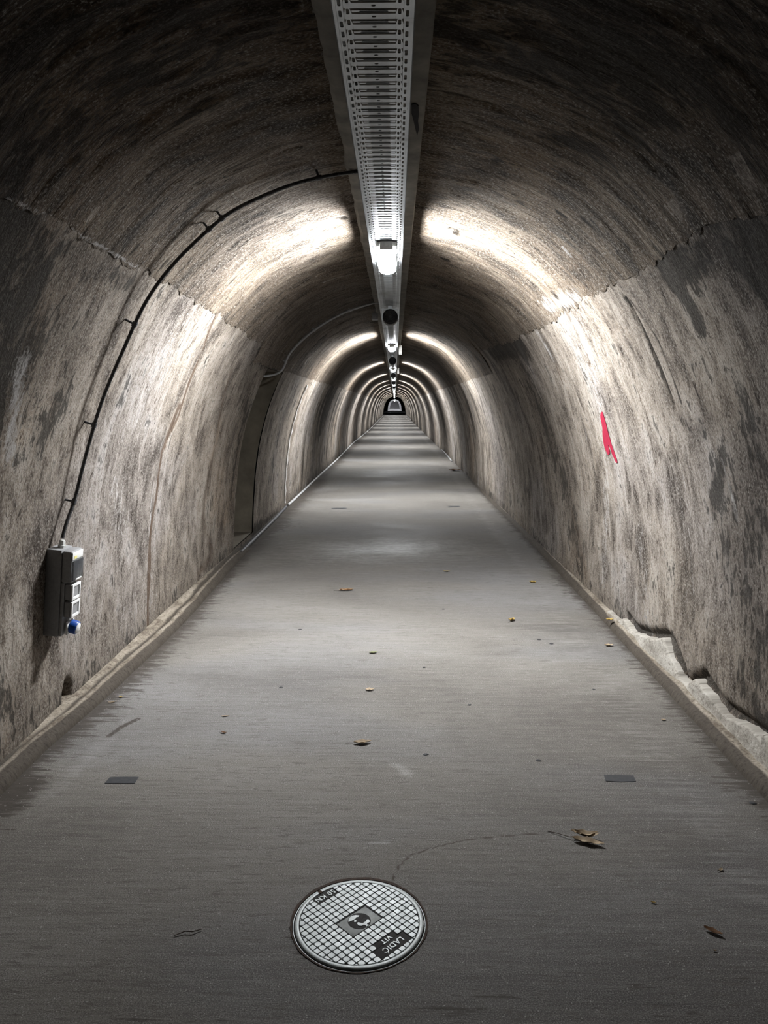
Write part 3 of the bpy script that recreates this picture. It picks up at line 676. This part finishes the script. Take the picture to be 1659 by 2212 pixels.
# small boxes beside the tray
def jbox(x,y,z,sx,sy,sz,label,mat='cream'):
    t = thing('junction_box', label, 'junction box', (x,y,z), 'junction boxes beside the tray')
    MB().box(-sx/2,sx/2,-sy/2,sy/2,0,sz,.004).obj('box_body', MAT[mat], t); MB().box(-sx/2+.002,sx/2-.002,-sy/2+.002,sy/2-.002,-.008,-.0005,.002).obj('lid', MAT[mat], t)
    MB().cyl((0,0,sz),(0,0,2.70-z),.008,n=10).obj('stem', MAT['palepipe'], t)
jbox(.092,13.2,2.46,.055,.10,.15,'small pale junction box right of the tray past the second lamp')
jbox(.092,21.4,2.46,.055,.10,.15,'small pale junction box right of the tray past the third lamp')
jbox(-.235,8.9,2.58,.07,.10,.07,'small grey junction box left of the tray beside the first loudspeaker','grey')

# ------------------------------------------------------------------ conduits
def smooth_pts(P, n=80, it=3):
    P = np.array(P); d = np.concatenate([[0],np.cumsum(np.linalg.norm(np.diff(P,axis=0),axis=1))]); q = np.linspace(0,d[-1],n)
    P = np.stack([np.interp(q,d,P[:,k]) for k in range(3)],-1)
    for _ in range(it*6): P[1:-1] = .25*P[:-2]+.5*P[1:-1]+.25*P[2:]
    return P
cp = [(760,349),(745,351),(685,362),(640,372),(600,386),(540,411),(500,431),(480,442),(440,476),(400,513),(365,548),(330,590),(308,622),(290,652),(268,700),(250,742),(232,782),(215,822),(198,866),(184,912),(172,955),(160,1000),(150,1040),(143,1075)]
CP = []
for p in cp:
    s, y = on_wall(*p); CP.append(wall_point(s, y, .046))
CP[0][0] = -.17
bx = [wall_point(*on_wall(*p), .0) for p in ((108,1183),(92,1373))]
up = (bx[0]-bx[1]); HB = float(np.linalg.norm(up)); up = up/HB; up[1] = 0; up /= np.linalg.norm(up)
along = np.array([0,1.0,0]); outw = np.cross(up, along); base = bx[1]-outw*.012
MBX = Matrix([[along[i],outw[i],up[i],base[i]] for i in range(3)]+[[0,0,0,1]])
gl = np.array(MBX @ Vector((.062,-.035,HB+.045)))
CP = [c for c in CP if c[2] > gl[2]+.03]+[gl+up*.03, gl]
CPs = smooth_pts(CP, 90, 1)
t = thing('cable_conduit', 'dark conduit curving up the left wall from the grey socket box to the tray', 'conduit', tuple(CP[-1]))
inv = np.array(t.location)
MB().tube([p-inv for p in CPs], .0088, 12).obj('pipe', MAT['cable'], t)
def pipe_clip(t, P, i, r, mat):
    p = Vector(P[i]); tg = (Vector(P[i+1])-Vector(P[i-1])).normalized()
    s = -float(s_of_z(p.z)); x,z,nx,nz = prof(s); n = Vector((float(nx),0,float(nz)))
    m = MB(); loc = Vector(inv_of(t))
    m.cyl(p-tg*.012-loc, p+tg*.012-loc, r+.004, n=12); m.cyl(p-loc, p-n*.050-loc, .0055, n=8); m.obj('clip', mat, t)
def inv_of(t): return t.location
for px in ((685,362),(472,450),(440,478),(268,695),(180,915),(143,1075)):
    w0 = wall_point(*on_wall(*px), .046); i = int(np.argmin(np.linalg.norm(CPs-w0,axis=1))); pipe_clip(t, CPs, min(max(i,1),88), .0088, MAT['dkgrey'])
cp2 = [(822,646),(812,646),(790,652),(765,660),(740,669),(715,682),(690,697),(665,715),(640,737),(622,757),(612,775)]
P2 = [wall_point(*on_wall(*p), .035) for p in cp2]; P2[0][0] = -.17
P2 += [np.array([-1.25,P2[-1][1]+.02,1.985]), np.array([-1.31,8.40,1.93]), np.array([-1.42,8.34,1.905]), np.array([-1.75,8.28,1.90])]
P2s = smooth_pts(P2, 80, 1)
t2 = thing('cable_conduit', 'pale grey conduit arching from the tray down into the recess in the left wall', 'conduit', tuple(P2[-1]))
MB().tube([p-np.array(t2.location) for p in P2s], .0115, 10).obj('pipe', MAT['palepipe'], t2)
for i in (16,34,54): pipe_clip(t2, P2s, i, .0115, MAT['palepipe'])

# pipes lying along the foot of the walls
def foot_pipe(pts, r, mat, label, tail):
    P = [np.array([*on_floor(*p)[:2], r]) for p in pts]+[np.array(q) for q in tail]
    P = smooth_pts(P, 140, 1); loc = P[0]
    o = MB().tube([p-loc for p in P], r, 10).obj('floor_pipe', mat); o.location = loc
    return tag(o, label, 'pipe')
foot_pipe([(520,1198),(548,1170),(590,1128),(618,1098)], .022, MAT['dkgrey'], 'short black pipe along the foot of the left wall below the recess', [])
foot_pipe([(622,1094),(640,1080),(655,1062),(678,1040),(700,1020),(722,1000),(740,982),(762,958),(790,936),(812,915)], .020, MAT['palepipe'], 'long pale pipe along the foot of the left wall far down the tunnel', [(-1.62,70,.02),(-1.62,114,.02)])
foot_pipe([(976,998),(962,980),(940,956),(924,938),(905,918)], .022, MAT['palepipe'], 'pale pipe along the foot of the right wall far down the tunnel', [(1.62,80,.02),(1.62,114,.02)])

# ------------------------------------------------------------------ socket distribution box
W_ = .125; H_ = HB
b = thing('socket_box', 'tall grey socket box with white flaps and a blue socket on the left wall', 'socket box', m=MBX)
MB().box(0,W_,-.062,.012,0,H_,.005).obj('box_body', MAT['grey'], b)
cv = MB(); zc = H_*.63
cv.box(.002,W_-.002,-.112,-.0635,zc,H_-.003,.010,3); cv.box(.002,W_-.002,-.078,-.0635,.003,zc-.001,.006)
cov = cv.obj('front_cover', MAT['grey'], b)
MB().box(.004,W_-.004,-.1155,-.1125,H_*.895,H_-.008,.0015).obj('white_band', MAT['white'], b)['label'] = 'white top band of the cover'
MB().box(.022,.050,-.1165,-.1157,H_*.905,H_*.935).obj('sticker', MAT['yellow'], b)['label'] = 'yellow warning sticker'
win = MB().box(.010,W_-.006,-.121,-.113,H_*.655,H_*.885,.003).obj('window_flap', MAT['window'], b)
for k in range(4): MB().box(.020+k*.022,.038+k*.022,-.1128,-.1122,H_*.68,H_*.82).obj('breaker', MAT['cream' if k else 'dkgrey'], win)
MB().box(.030,W_-.03,-.124,-.1215,H_*.66,H_*.676,.001).obj('latch', MAT['white'], win)
def flap(z):
    f = MB().box(.014,.108,-.110,-.079,z,z+.080,.006).obj('socket_flap', MAT['grey'], b)
    fr = MB()
    for q in ((.014,.026,z,z+.080),(.096,.108,z,z+.080),(.0265,.0955,z,z+.014),(.0265,.0955,z+.066,z+.080)): fr.box(q[0],q[1],-.1185,-.1105,q[2],q[3],.002)
    fr.obj('flap_rim', MAT['white'], f); MB().box(.027,.095,-.113,-.1105,z+.0145,z+.0655).obj('flap_panel', MAT['grey'], f)
flap(H_*.425); flap(H_*.222)
so = MB(); so.box(.022,.102,-.098,-.087,.006,.074,.006); so.obj('socket_plate', MAT['white'], b)
sk = Matrix.Translation((.062,-.098,.042)) @ Matrix.Rotation(math.radians(12),4,'X')
s1 = link('round_socket', MB().lathe([(.001,0),(.034,0),(.034,-.030),(.031,-.034),(.027,-.034),(.027,-.028),(.001,-.028)],'Y',36).mesh('round_socket', MAT['blue'], True), b, sk)
link('socket_lid', MB().lathe([(.001,-.0285),(.0265,-.0285),(.0265,-.036),(.024,-.038),(.001,-.039)],'Y',32).mesh('socket_lid', MAT['white'], True), s1)
MB().lathe([(.001,H_),(.020,H_),(.020,H_+.012),(.016,H_+.014),(.016,H_+.030),(.013,H_+.036),(.001,H_+.036)],'Z',8).obj('cable_gland', MAT['cream'], b).location = (.062,-.035,0)

# ------------------------------------------------------------------ manhole
MX, MY = -.1075, 2.109
fr = MB(); n = 96
rag = lambda k: .2140+.0065*math.sin(2*math.pi*k/96-.25)**1*(1 if math.sin(2*math.pi*k/96) > 0 else .25)+.0008*math.sin(k*.9)+random.uniform(-.0012,.0012)
rs = [rag(k) for k in range(n)]
rings = []
for rad, z in ((None,-.004),(None,.0022),(.2086,.0024),(.2070,-.030),(.2080,-.030)):
    rings.append([fr.b.verts.new(((rs[k] if rad is None else rad)*math.cos(2*math.pi*k/n)*(1 if z > .001 or rad else 1.006), (rs[k] if rad is None else rad)*math.sin(2*math.pi*k/n), z)) for k in range(n)])
for A,Bv in zip(rings, rings[1:]+rings[:1]):
    for k in range(n): fr.b.faces.new((A[k],A[(k+1)%n],Bv[(k+1)%n],Bv[k]))
o = fr.obj('manhole_collar', MAT['rust']); o.location = (MX,MY,.0); col_ = o; tag(o, 'rusty dark ring set in the floor around the manhole cover', 'manhole ring')
mh = thing('manhole_cover', 'round pale iron manhole cover with a diamond grid and lettering on the floor', 'manhole cover', m=Matrix.Translation((MX,MY,-.0095)) @ Matrix.Rotation(math.radians(225),4,'Z'))
MB().lathe([(.001,-.008),(.1985,-.008),(.1990,.0078),(.199,.0125),(.001,.0125)],'Z',96).obj('plate', MAT['dirt'], mh)
MB().lathe([(.1875,.0126),(.1875,.0152),(.189,.016),(.1975,.016),(.1995,.0145),(.1995,.0085),(.2005,.0085),(.2005,.0080),(.1990,.0080),(.1985,.0126)],'Z',96,close=True).obj('rim', MAT['iron'], mh)
MB().lathe([(.2042,-.020),(.2042,.0000),(.2066,.0006),(.2068,-.020)],'Z',96,close=True).obj('seat_edge', MAT['iron'], col_)
MB().lathe([(.001,-.030),(.2055,-.030),(.2055,-.022),(.001,-.022)],'Z',64).obj('shaft_floor', MAT['dirt'], col_)
kx, ky = on_floor(687,1923.5,.006)[:2]; dx_, dy_ = kx-MX, ky-MY; k_ = math.sqrt(.5); an_ = math.atan2(k_*dx_-k_*dy_, -k_*dx_-k_*dy_)
link('key_slot_shade', MB().box(.185,.2003,-.006,.006,.0127,.0163).mesh('key_slot_shade', MAT['rust']), mh, Matrix.Rotation(an_,4,'Z'))  # dark block laid on the rim for the shade of a notch
pt = .021
def clip_circle(poly, R, n=72):
    for k in range(n):
        a = 2*math.pi*(k+.5)/n; nx, ny = math.cos(a), math.sin(a); out = []
        for i in range(len(poly)):
            p, q = poly[i], poly[(i+1)%len(poly)]; dp = R-(p[0]*nx+p[1]*ny); dq = R-(q[0]*nx+q[1]*ny)
            if dp >= 0: out.append(p)
            if (dp < 0) != (dq < 0): t_ = dp/(dp-dq); out.append((p[0]+(q[0]-p[0])*t_, p[1]+(q[1]-p[1])*t_))
        poly = out
        if len(poly) < 3: return []
    return poly
studs = MB()
def area(p): return .5*abs(sum(p[i][0]*p[(i+1)%len(p)][1]-p[(i+1)%len(p)][0]*p[i][1] for i in range(len(p))))
for i in range(-10,10):
    for j in range(-10,10):
        x, y = (i+.5)*pt, (j+.5)*pt
        if abs(x) < .063 and abs(y) < .042: continue
        if abs(x) < .042 and -.189 < y < -.145: continue
        if abs(x) < .063 and .126 < y < .168: continue
        if abs(x) < .042 and .105 < y < .126: continue
        h = pt/2-.0013; c_ = .0022
        sq = [(x-h+c_,y-h),(x+h-c_,y-h),(x+h,y-h+c_),(x+h,y+h-c_),(x+h-c_,y+h),(x-h+c_,y+h),(x-h,y+h-c_),(x-h,y-h+c_)]
        if max(math.hypot(*q) for q in sq) > .185: sq = clip_circle(sq, .1850)
        if len(sq) > 2 and area(sq) > 1.5e-5: studs.prism(sq, .0126, .0160, .07)
o = studs.obj('tread_studs', MAT['iron'], mh, smooth=False); o['label'] = 'grid of raised square studs'
pl = MB(); pl.box(-.060,.060,-.039,.039,.0126,.0140,.0006); cb = pl.obj('badge_plate', MAT['emblem'], mh)
eb = MB()
for q in ((-.0625,.0625,-.0415,-.0395),(-.0625,.0625,.0395,.0415),(-.0625,-.0605,-.0394,.0394),(.0605,.0625,-.0394,.0394)): eb.box(q[0],q[1],q[2],q[3],.0126,.0152)
eb.obj('badge_edge', MAT['dirt'], cb, smooth=False)
MB().lathe([(.001,.0141),(.036,.0141),(.036,.0146),(.0345,.0148),(.001,.0148)],'Z',48).obj('globe_disc', MAT['dirt'], cb)
land = MB()
def loc(zx, zy):                                    # emblem outlines measured on the cover
    p = on_floor(670+zx*250/1659, 1880+zy*250/1659, .016); dx, dy = p[0]-MX, p[1]-MY; k = math.sqrt(.5); return (-k*dx-k*dy, k*dx-k*dy)
for sh in ([(552,705),(548,670),(565,635),(600,612),(650,602),(705,605),(690,628),(662,632),(650,655),(630,662),(600,680),(572,690)],
           [(625,688),(640,670),(662,675),(660,698),(640,705)],
           [(668,715),(690,705),(720,712),(750,722),(775,705),(800,690),(812,665),(835,662),(862,695),(835,712),(818,715),(815,735),(838,738),(835,752),(808,765),(795,750),(770,738),(750,752),(720,755),(690,748)]):
    P = [loc(*q) for q in sh]
    ar = sum(P[i][0]*P[(i+1)%len(P)][1]-P[(i+1)%len(P)][0]*P[i][1] for i in range(len(P)))
    land.prism(P if ar > 0 else P[::-1], .0148, .0162)
bmesh.ops.triangulate(land.b, faces=[f for f in land.b.faces if len(f.verts) > 4])
land.obj('globe_land', MAT['iron'], cb, smooth=False)
def letters(name, body, x, y, size, z, parent, mat):
    cu = bpy.data.curves.new(name, 'FONT'); cu.body = body; cu.size = size; cu.align_x = 'CENTER'; cu.align_y = 'CENTER'; cu.extrude = .0009; cu.resolution_u = 3; cu.space_character = 1.08; cu.offset = .0004
    tmp = bpy.data.objects.new(name, cu); C.objects.link(tmp); dg = bpy.context.evaluated_depsgraph_get(); dg.update()
    me = bpy.data.meshes.new_from_object(tmp.evaluated_get(dg)); bpy.data.objects.remove(tmp); me.materials.clear(); me.materials.append(mat); me.name = name
    o = link(name, me, parent); o.location = (x,y,z); return o
for nm, boxes in (('load_panel', [(-.0415,.0415,-.1875,-.1475)]), ('name_panel', [(-.0625,.0625,.1265,.1675),(-.0415,.0415,.1055,.1262)])):
    p = MB()
    for q in boxes: p.box(*q,.0126,.0138,.0004)
    po = p.obj(nm, MAT['dirt'], mh)
    if nm == 'load_panel': letters('load_lettering', '50 KN', 0, -.166, .027, .0146, po, MAT['iron'])
    else: letters('name_lettering', 'LADIĆ', -.002, .146, .027, .0146, po, MAT['iron']); letters('name_lettering', 'VIT', -.002, .1165, .026, .0146, po, MAT['iron'])

# ------------------------------------------------------------------ marks and litter on the floor
def flat(name, pix, mat, label, cat, h=.0012, group=None):
    P = [on_floor(*p)[:2] for p in pix]; c_ = np.mean(P,axis=0)
    o = MB().prism([tuple(q-c_) for q in P][::-1], .0005, h).obj(name, mat, smooth=False); o.location = (c_[0],c_[1],.0012); return tag(o, label, cat, group)
flat('floor_tape', [(237,1680),(262,1679),(300,1679),(296,1686),(291,1693),(262,1693),(226,1693),(231,1687)], MAT['tape'], 'dark grey tape strip on the floor towards the left wall', 'tape', group='tape strips on the floor')
flat('floor_tape', [(1304,1675),(1335,1675),(1368,1676),(1371,1683),(1374,1689),(1340,1690),(1308,1688),(1306,1681)], MAT['tape'], 'dark grey tape strip on the floor towards the right wall', 'tape', group='tape strips on the floor')
flat('floor_tape', [(716,1098),(748,1097),(748,1099),(716,1100)], MAT['tape'], 'thin dark tape strip far along the floor near the left wall', 'tape', group='tape strips on the floor')
flat('floor_tape', [(968,1094),(993,1093),(993,1095),(968,1096)], MAT['tape'], 'thin dark tape strip far along the floor near the right wall', 'tape', group='tape strips on the floor')

def leaf_mesh(L, Wd, curl, fold, n=12, wave=.0, seed=0):
    rnd = random.Random(seed); b = bmesh.new(); rows = []
    for i in range(n+1):
        u = i/n; hw = Wd/2*math.sin(math.pi*min(1,u*.97+.015))**.75*(1-.25*u); hw = max(hw, .0006)
        zc = curl*4*(u-.5)**2*L
        row = []
        for v in (-1,-.5,0,.5,1):
            z = zc + abs(v)*fold*hw + wave*math.sin(u*14+v*3+seed)*hw*.5
            row.append(b.verts.new((u*L-L/2, v*hw*(1+.1*rnd.uniform(-1,1)), z)))
        rows.append(row)
    for A,Bv in zip(rows[:-1],rows[1:]):
        for k in range(4): b.faces.new((A[k],A[k+1],Bv[k+1],Bv[k]))
    r = bmesh.ops.extrude_face_region(b, geom=b.faces[:])
    for v in [g for g in r['geom'] if isinstance(g, bmesh.types.BMVert)]: v.co.z += .0007
    zmin = min(v.co.z for v in b.verts)
    for v in b.verts: v.co.z -= zmin
    return b
def leaf(px, L, Wd, ang, mat, label, curl=.12, fold=.5, wave=.2, stem=True, seed=1, extra=()):
    p = on_floor(*px); t = thing('fallen_leaf', label, 'leaf', (p[0],p[1],.002), 'fallen leaves on the floor'); t.rotation_euler[2] = math.radians(ang)
    m = MB(); m.b.free(); m.b = leaf_mesh(L,Wd,curl,fold,wave=wave,seed=seed); bl = m.obj('blade', MAT[mat], t)
    MB().tube([(-L*.48,0,.0025+curl*L*.4),(-L*.1,0,.0022),(L*.42,0,.0025+curl*L*.4)], .0009, 6).obj('midrib', MAT[mat], t)
    for (dx,dy,a,l2,w2,sd,m2) in extra:
        m = MB(); m.b.free(); m.b = leaf_mesh(l2,w2,curl*.8,fold,wave=wave,seed=sd); e = m.obj('blade', MAT[m2], t); e.location = (dx,dy,.004); e.rotation_euler[2] = math.radians(a)
    if stem: MB().tube([(-L*.48,0,.003),(-L*.7,.004,.003),(-L*.95,.002,.002)], .0011, 6).obj('stem', MAT['twig'], t)
    return t
big = thing('fallen_leaf', 'large curled tan leaf with a long dark stem on the floor right of the manhole', 'leaf', tuple(on_floor(1258,1813)[:2])+(.002,), 'fallen leaves on the floor')
for (px, a, L, Wd, sd, cu) in (((1270,1822),-20,.115,.036,3,.06),((1262,1808),-6,.10,.034,5,.14),((1266,1811),-14,.095,.030,8,.22)):
    m = MB(); m.b.free(); m.b = leaf_mesh(L,Wd,cu,.55,wave=.35,seed=sd); e = m.obj('blade', MAT['dry'], big)
    q = on_floor(*px); e.location = (q[0]-big.location.x, q[1]-big.location.y, .001 if sd == 3 else .006); e.rotation_euler[2] = math.radians(a)
q0, q1 = on_floor(1183,1797), on_floor(1230,1812); bl = np.array(big.location)
MB().tube([q0-bl+[0,0,.003], .5*(q0+q1)-bl+[0,.004,.005], q1-bl+[0,0,.008], q1-bl+[.02,-.004,.012]], [.0018,.0012,.0013,.002], 7).obj('stem', MAT['twig'], big)
leaf((748,1276),.115,.050,4,'brownleaf','brown winged leaf in the middle of the floor, farthest of the mid-tunnel leaves',.10,.4,seed=2,extra=((.02,.02,160,.09,.03,4,'dry'),(-.04,-.005,190,.05,.03,6,'dry')))
leaf((783,1606),.085,.034,8,'dry','tan folded leaf on the floor centre beyond the manhole',.10,.6,seed=4,extra=((.012,-.006,20,.06,.026,9,'dry'),))
leaf((799,1491),.050,.036,10,'dry','pale heart-shaped leaf on the floor between the green leaf and the tan one',.08,.35,stem=False,seed=5)
leaf((806,1411),.056,.030,12,'greenleaf','small green leaf on the floor centre',.10,.4,stem=False,seed=6)
leaf((1106,1341),.070,.040,60,'yellowleaf','yellow twisted leaf on the floor right of centre',.2,.8,seed=7,extra=((.005,.012,150,.05,.022,12,'dry'),))
leaf((1150,1259),.066,.045,150,'yellowleaf','ochre leaf near the right kerb, beyond the yellow twisted one',.15,.7,seed=8,stem=False)
leaf((965,1235),.065,.028,0,'yellowleaf','small yellow leaf on the shiny patch of floor',.1,.4,seed=9,stem=False)
leaf((1315,1396),.060,.034,5,'dry','tan curled leaf on the floor beside the right kerb',.16,.6,seed=10,stem=False)
leaf((1540,2015),.055,.022,-38,'brownleaf','reddish brown leaf at the lower right of the floor',.12,.6,seed=11,stem=False)
leaf((983,1017),.30,.17,0,'brownleaf','dark brown leaf against the right wall far down the tunnel',.1,.4,seed=12,stem=False)
leaf((1557,1880),.020,.012,40,'dry','tiny pale leaf scrap with a stalk at the right of the floor',.1,.4,seed=13)
leaf((1411,1951),.018,.009,-15,'yellowleaf','tiny yellowish leaf curl on the lower right floor',.2,.5,seed=14,stem=False)
leaf((1544,2055),.012,.006,0,'dry','tiny pale leaf bit below the reddish brown leaf',.2,.5,seed=15,stem=False)
leaf((487,1548),.040,.012,5,'dry','pale leaf sliver on the floor left of centre',.1,.3,seed=16,stem=False)
leaf((484,1584),.030,.014,-20,'brownleaf','small dark brown leaf on the floor left of centre, below the pale sliver',.2,.5,seed=17)
leaf((243,1518),.045,.012,25,'dry','thin pale leaf sliver beside the left kerb',.15,.3,seed=18,stem=False)
leaf((261,1507),.022,.016,0,'yellowleaf','tiny yellow leaf beside the left kerb',.1,.3,seed=19,stem=False)
leaf((1433,1556),.026,.018,10,'dry','cream leaf scrap on the floor beside the mortar skirting',.1,.3,seed=20,stem=False)
t = thing('fallen_leaf', 'pale yellow leaf lying on top of the right kerb', 'leaf', tuple(on_floor(1317,1340,.06)), 'fallen leaves on the floor')
m = MB(); m.b.free(); m.b = leaf_mesh(.055,.035,.15,.6,wave=.3,seed=31); m.obj('blade', MAT['yellowleaf'], t)
q0, q1 = on_floor(377,2023), on_floor(437,2009); c_ = .5*(q0+q1)
o = MB().tube([q0-c_, np.array([-.01,.001,.003]), np.array([.012,-.001,.003]), q1-c_], [.0012,.0018,.0018,.0012], 7).obj('stick', MAT['twig']); o.location = (c_[0],c_[1],.0035); tag(o, 'thin dark stick on the floor left of the manhole', 'stick')
gums = [(648,1360,'left of the brown winged leaf'),(958,1316,'right of the floor centre'),(1191,1391,'near the right kerb, lower of the pair'),(1164,1382,'near the right kerb, upper of the pair'),(1163,1643,'right of the tan folded leaf'),
        (916,1442,'right of the green leaf'),(1014,1523,'left of the right tape strip, beyond it'),(920,1630,'beside the floor centre, a thin one'),(607,1485,'left of the pale heart-shaped leaf'),(1626,1735,'at the right edge by the kerb'),(1283,1490,'on the right, below the curled leaf')]
for k,(px,py,wh) in enumerate(gums):
    p = on_floor(px,py); r = (.014,.012,.013,.013,.013,.011,.010,.012,.010,.013,.010)[k]
    m = MB(); N = 14; m.prism([(r*(1+.2*math.sin(a*2+k)+.1*math.sin(a*5+k))*math.cos(a), r*.85*(1+.15*math.sin(a*3+k))*math.sin(a)) for a in [2*math.pi*i/N for i in range(N)]], 0, .0022, .25)
    o = m.obj('gum_spot', MAT['gum']); o.location = (p[0],p[1],.0012); tag(o, f'dark flattened gum spot on the floor, {wh}', 'gum', 'gum spots on the floor')

# red paint on the right wall
def decal(name, strokes, mat, label, cat, off=.004):
    m = MB(); P0 = None
    for st in strokes:
        rows = []
        for (lx,ly,rx,ry) in st:
            a, c_ = on_wall(lx,ly), on_wall(rx,ry); row = []
            for k in (0,.25,.5,.75,1): row.append(snap(wall_point(a[0]+(c_[0]-a[0])*k, a[1]+(c_[1]-a[1])*k), off, 1))
            rows.append(row)
        if P0 is None: P0 = rows[0][0].copy()
        V = [[m.b.verts.new(p-P0) for p in r] for r in rows]
        for A,Bv in zip(V[:-1],V[1:]):
            for k in range(4): m.b.faces.new((A[k],A[k+1],Bv[k+1],Bv[k]))
    r = bmesh.ops.extrude_face_region(m.b, geom=m.b.faces[:])
    for v in [g for g in r['geom'] if isinstance(g, bmesh.types.BMVert)]: v.co.x += .0025
    o = m.obj(name, MAT[mat], smooth=False); o.location = P0; return tag(o, label, cat)
decal('paint_mark', [[(1299,891,1302,889),(1298,897,1305,897),(1299,905,1308,907),(1301,915,1312,920),(1302,925,1314,930),(1302,940,1317,945),(1304,955,1320,960),(1306,965,1314,962),(1310,975,1317,972),(1314,983,1318,979)],
                     [(1310,938,1317,942),(1314,955,1321,958),(1319,970,1326,973),(1323,982,1331,985),(1328,992,1334,993),(1332,1000,1335,999)]], 'red', 'red brush stroke of paint on the right wall', 'paint mark')

# ------------------------------------------------------------------ the dark chamber and the next tunnel
ch = MB(); ch.box(-9,9,116.4,182.5,-.25,9)  # chamber is unlit; its darkness is put into the near-black colour
chm = ch.b; bmesh.ops.recalc_face_normals(chm, faces=chm.faces[:])
# openings: the near and far faces become frames around the tunnel profile
for f in [f for f in chm.faces if abs(f.normal.y) > .9]: chm.faces.remove(f)
def portal(bm, y):
    s = np.linspace(-S_FLOOR,S_FLOOR,41); x,z,_,_ = prof(s)
    I = [bm.verts.new((float(a),y,float(c_))) for a,c_ in zip(x,z)]
    O = []
    for a,c_ in zip(x,z):
        dx, dz = a-XC, c_-.0+.001; k = min(8.95/max(abs(dx),1e-6), 9/max(dz,1e-6)); O.append(bm.verts.new((float(XC+dx*k),y,float(dz*k))))
    for k in range(40): bm.faces.new((I[k],I[k+1],O[k+1],O[k]))
    bm.faces.new([bm.verts.new(p) for p in ((-9,y,-.25),(9,y,-.25),(9,y,-.0),(-9,y,-.0))])
portal(chm, 116.4); portal(chm, 182.5)
struct(ch.obj('wall_far', MAT['pit'], smooth=False))
s = np.linspace(-S_FLOOR,S_FLOOR,61); ys = np.linspace(182.5,262,40); S,Y = np.meshgrid(s,ys); X,Z,_,_ = prof(S)
struct(grid('wall_beyond', np.stack([X,Y,Z],-1), MAT['far'], np.stack([S,Y],-1)))
S,Y = np.meshgrid(np.linspace(-1.75,1.7,6),ys); struct(grid('floor_beyond', np.stack([S,Y,0*S-.001],-1), MAT['far'], np.stack([S,Y],-1)))
e = MB().box(-1.75,1.7,262,262.2,0,2.8).obj('wall_end', MAT['far']); struct(e)
dfar = MB().box(-.10,.10,-.6,.6,-.06,0,.01).mesh('diffuser', MAT['lampfar']); hfar = MB().box(-.11,.11,-.62,.62,.001,.05,.01).mesh('housing', MAT['cream'])
for i, y in enumerate([184,192,200,208,216,224,232,240,248,256]):
    t = thing('far_lamp', f'{ORD[i]} white ceiling lamp in the next tunnel beyond the dark chamber', 'lamp', (XC,y,2.62), 'lamps in the far tunnel'); link('diffuser', dfar, t); link('housing', hfar, t)
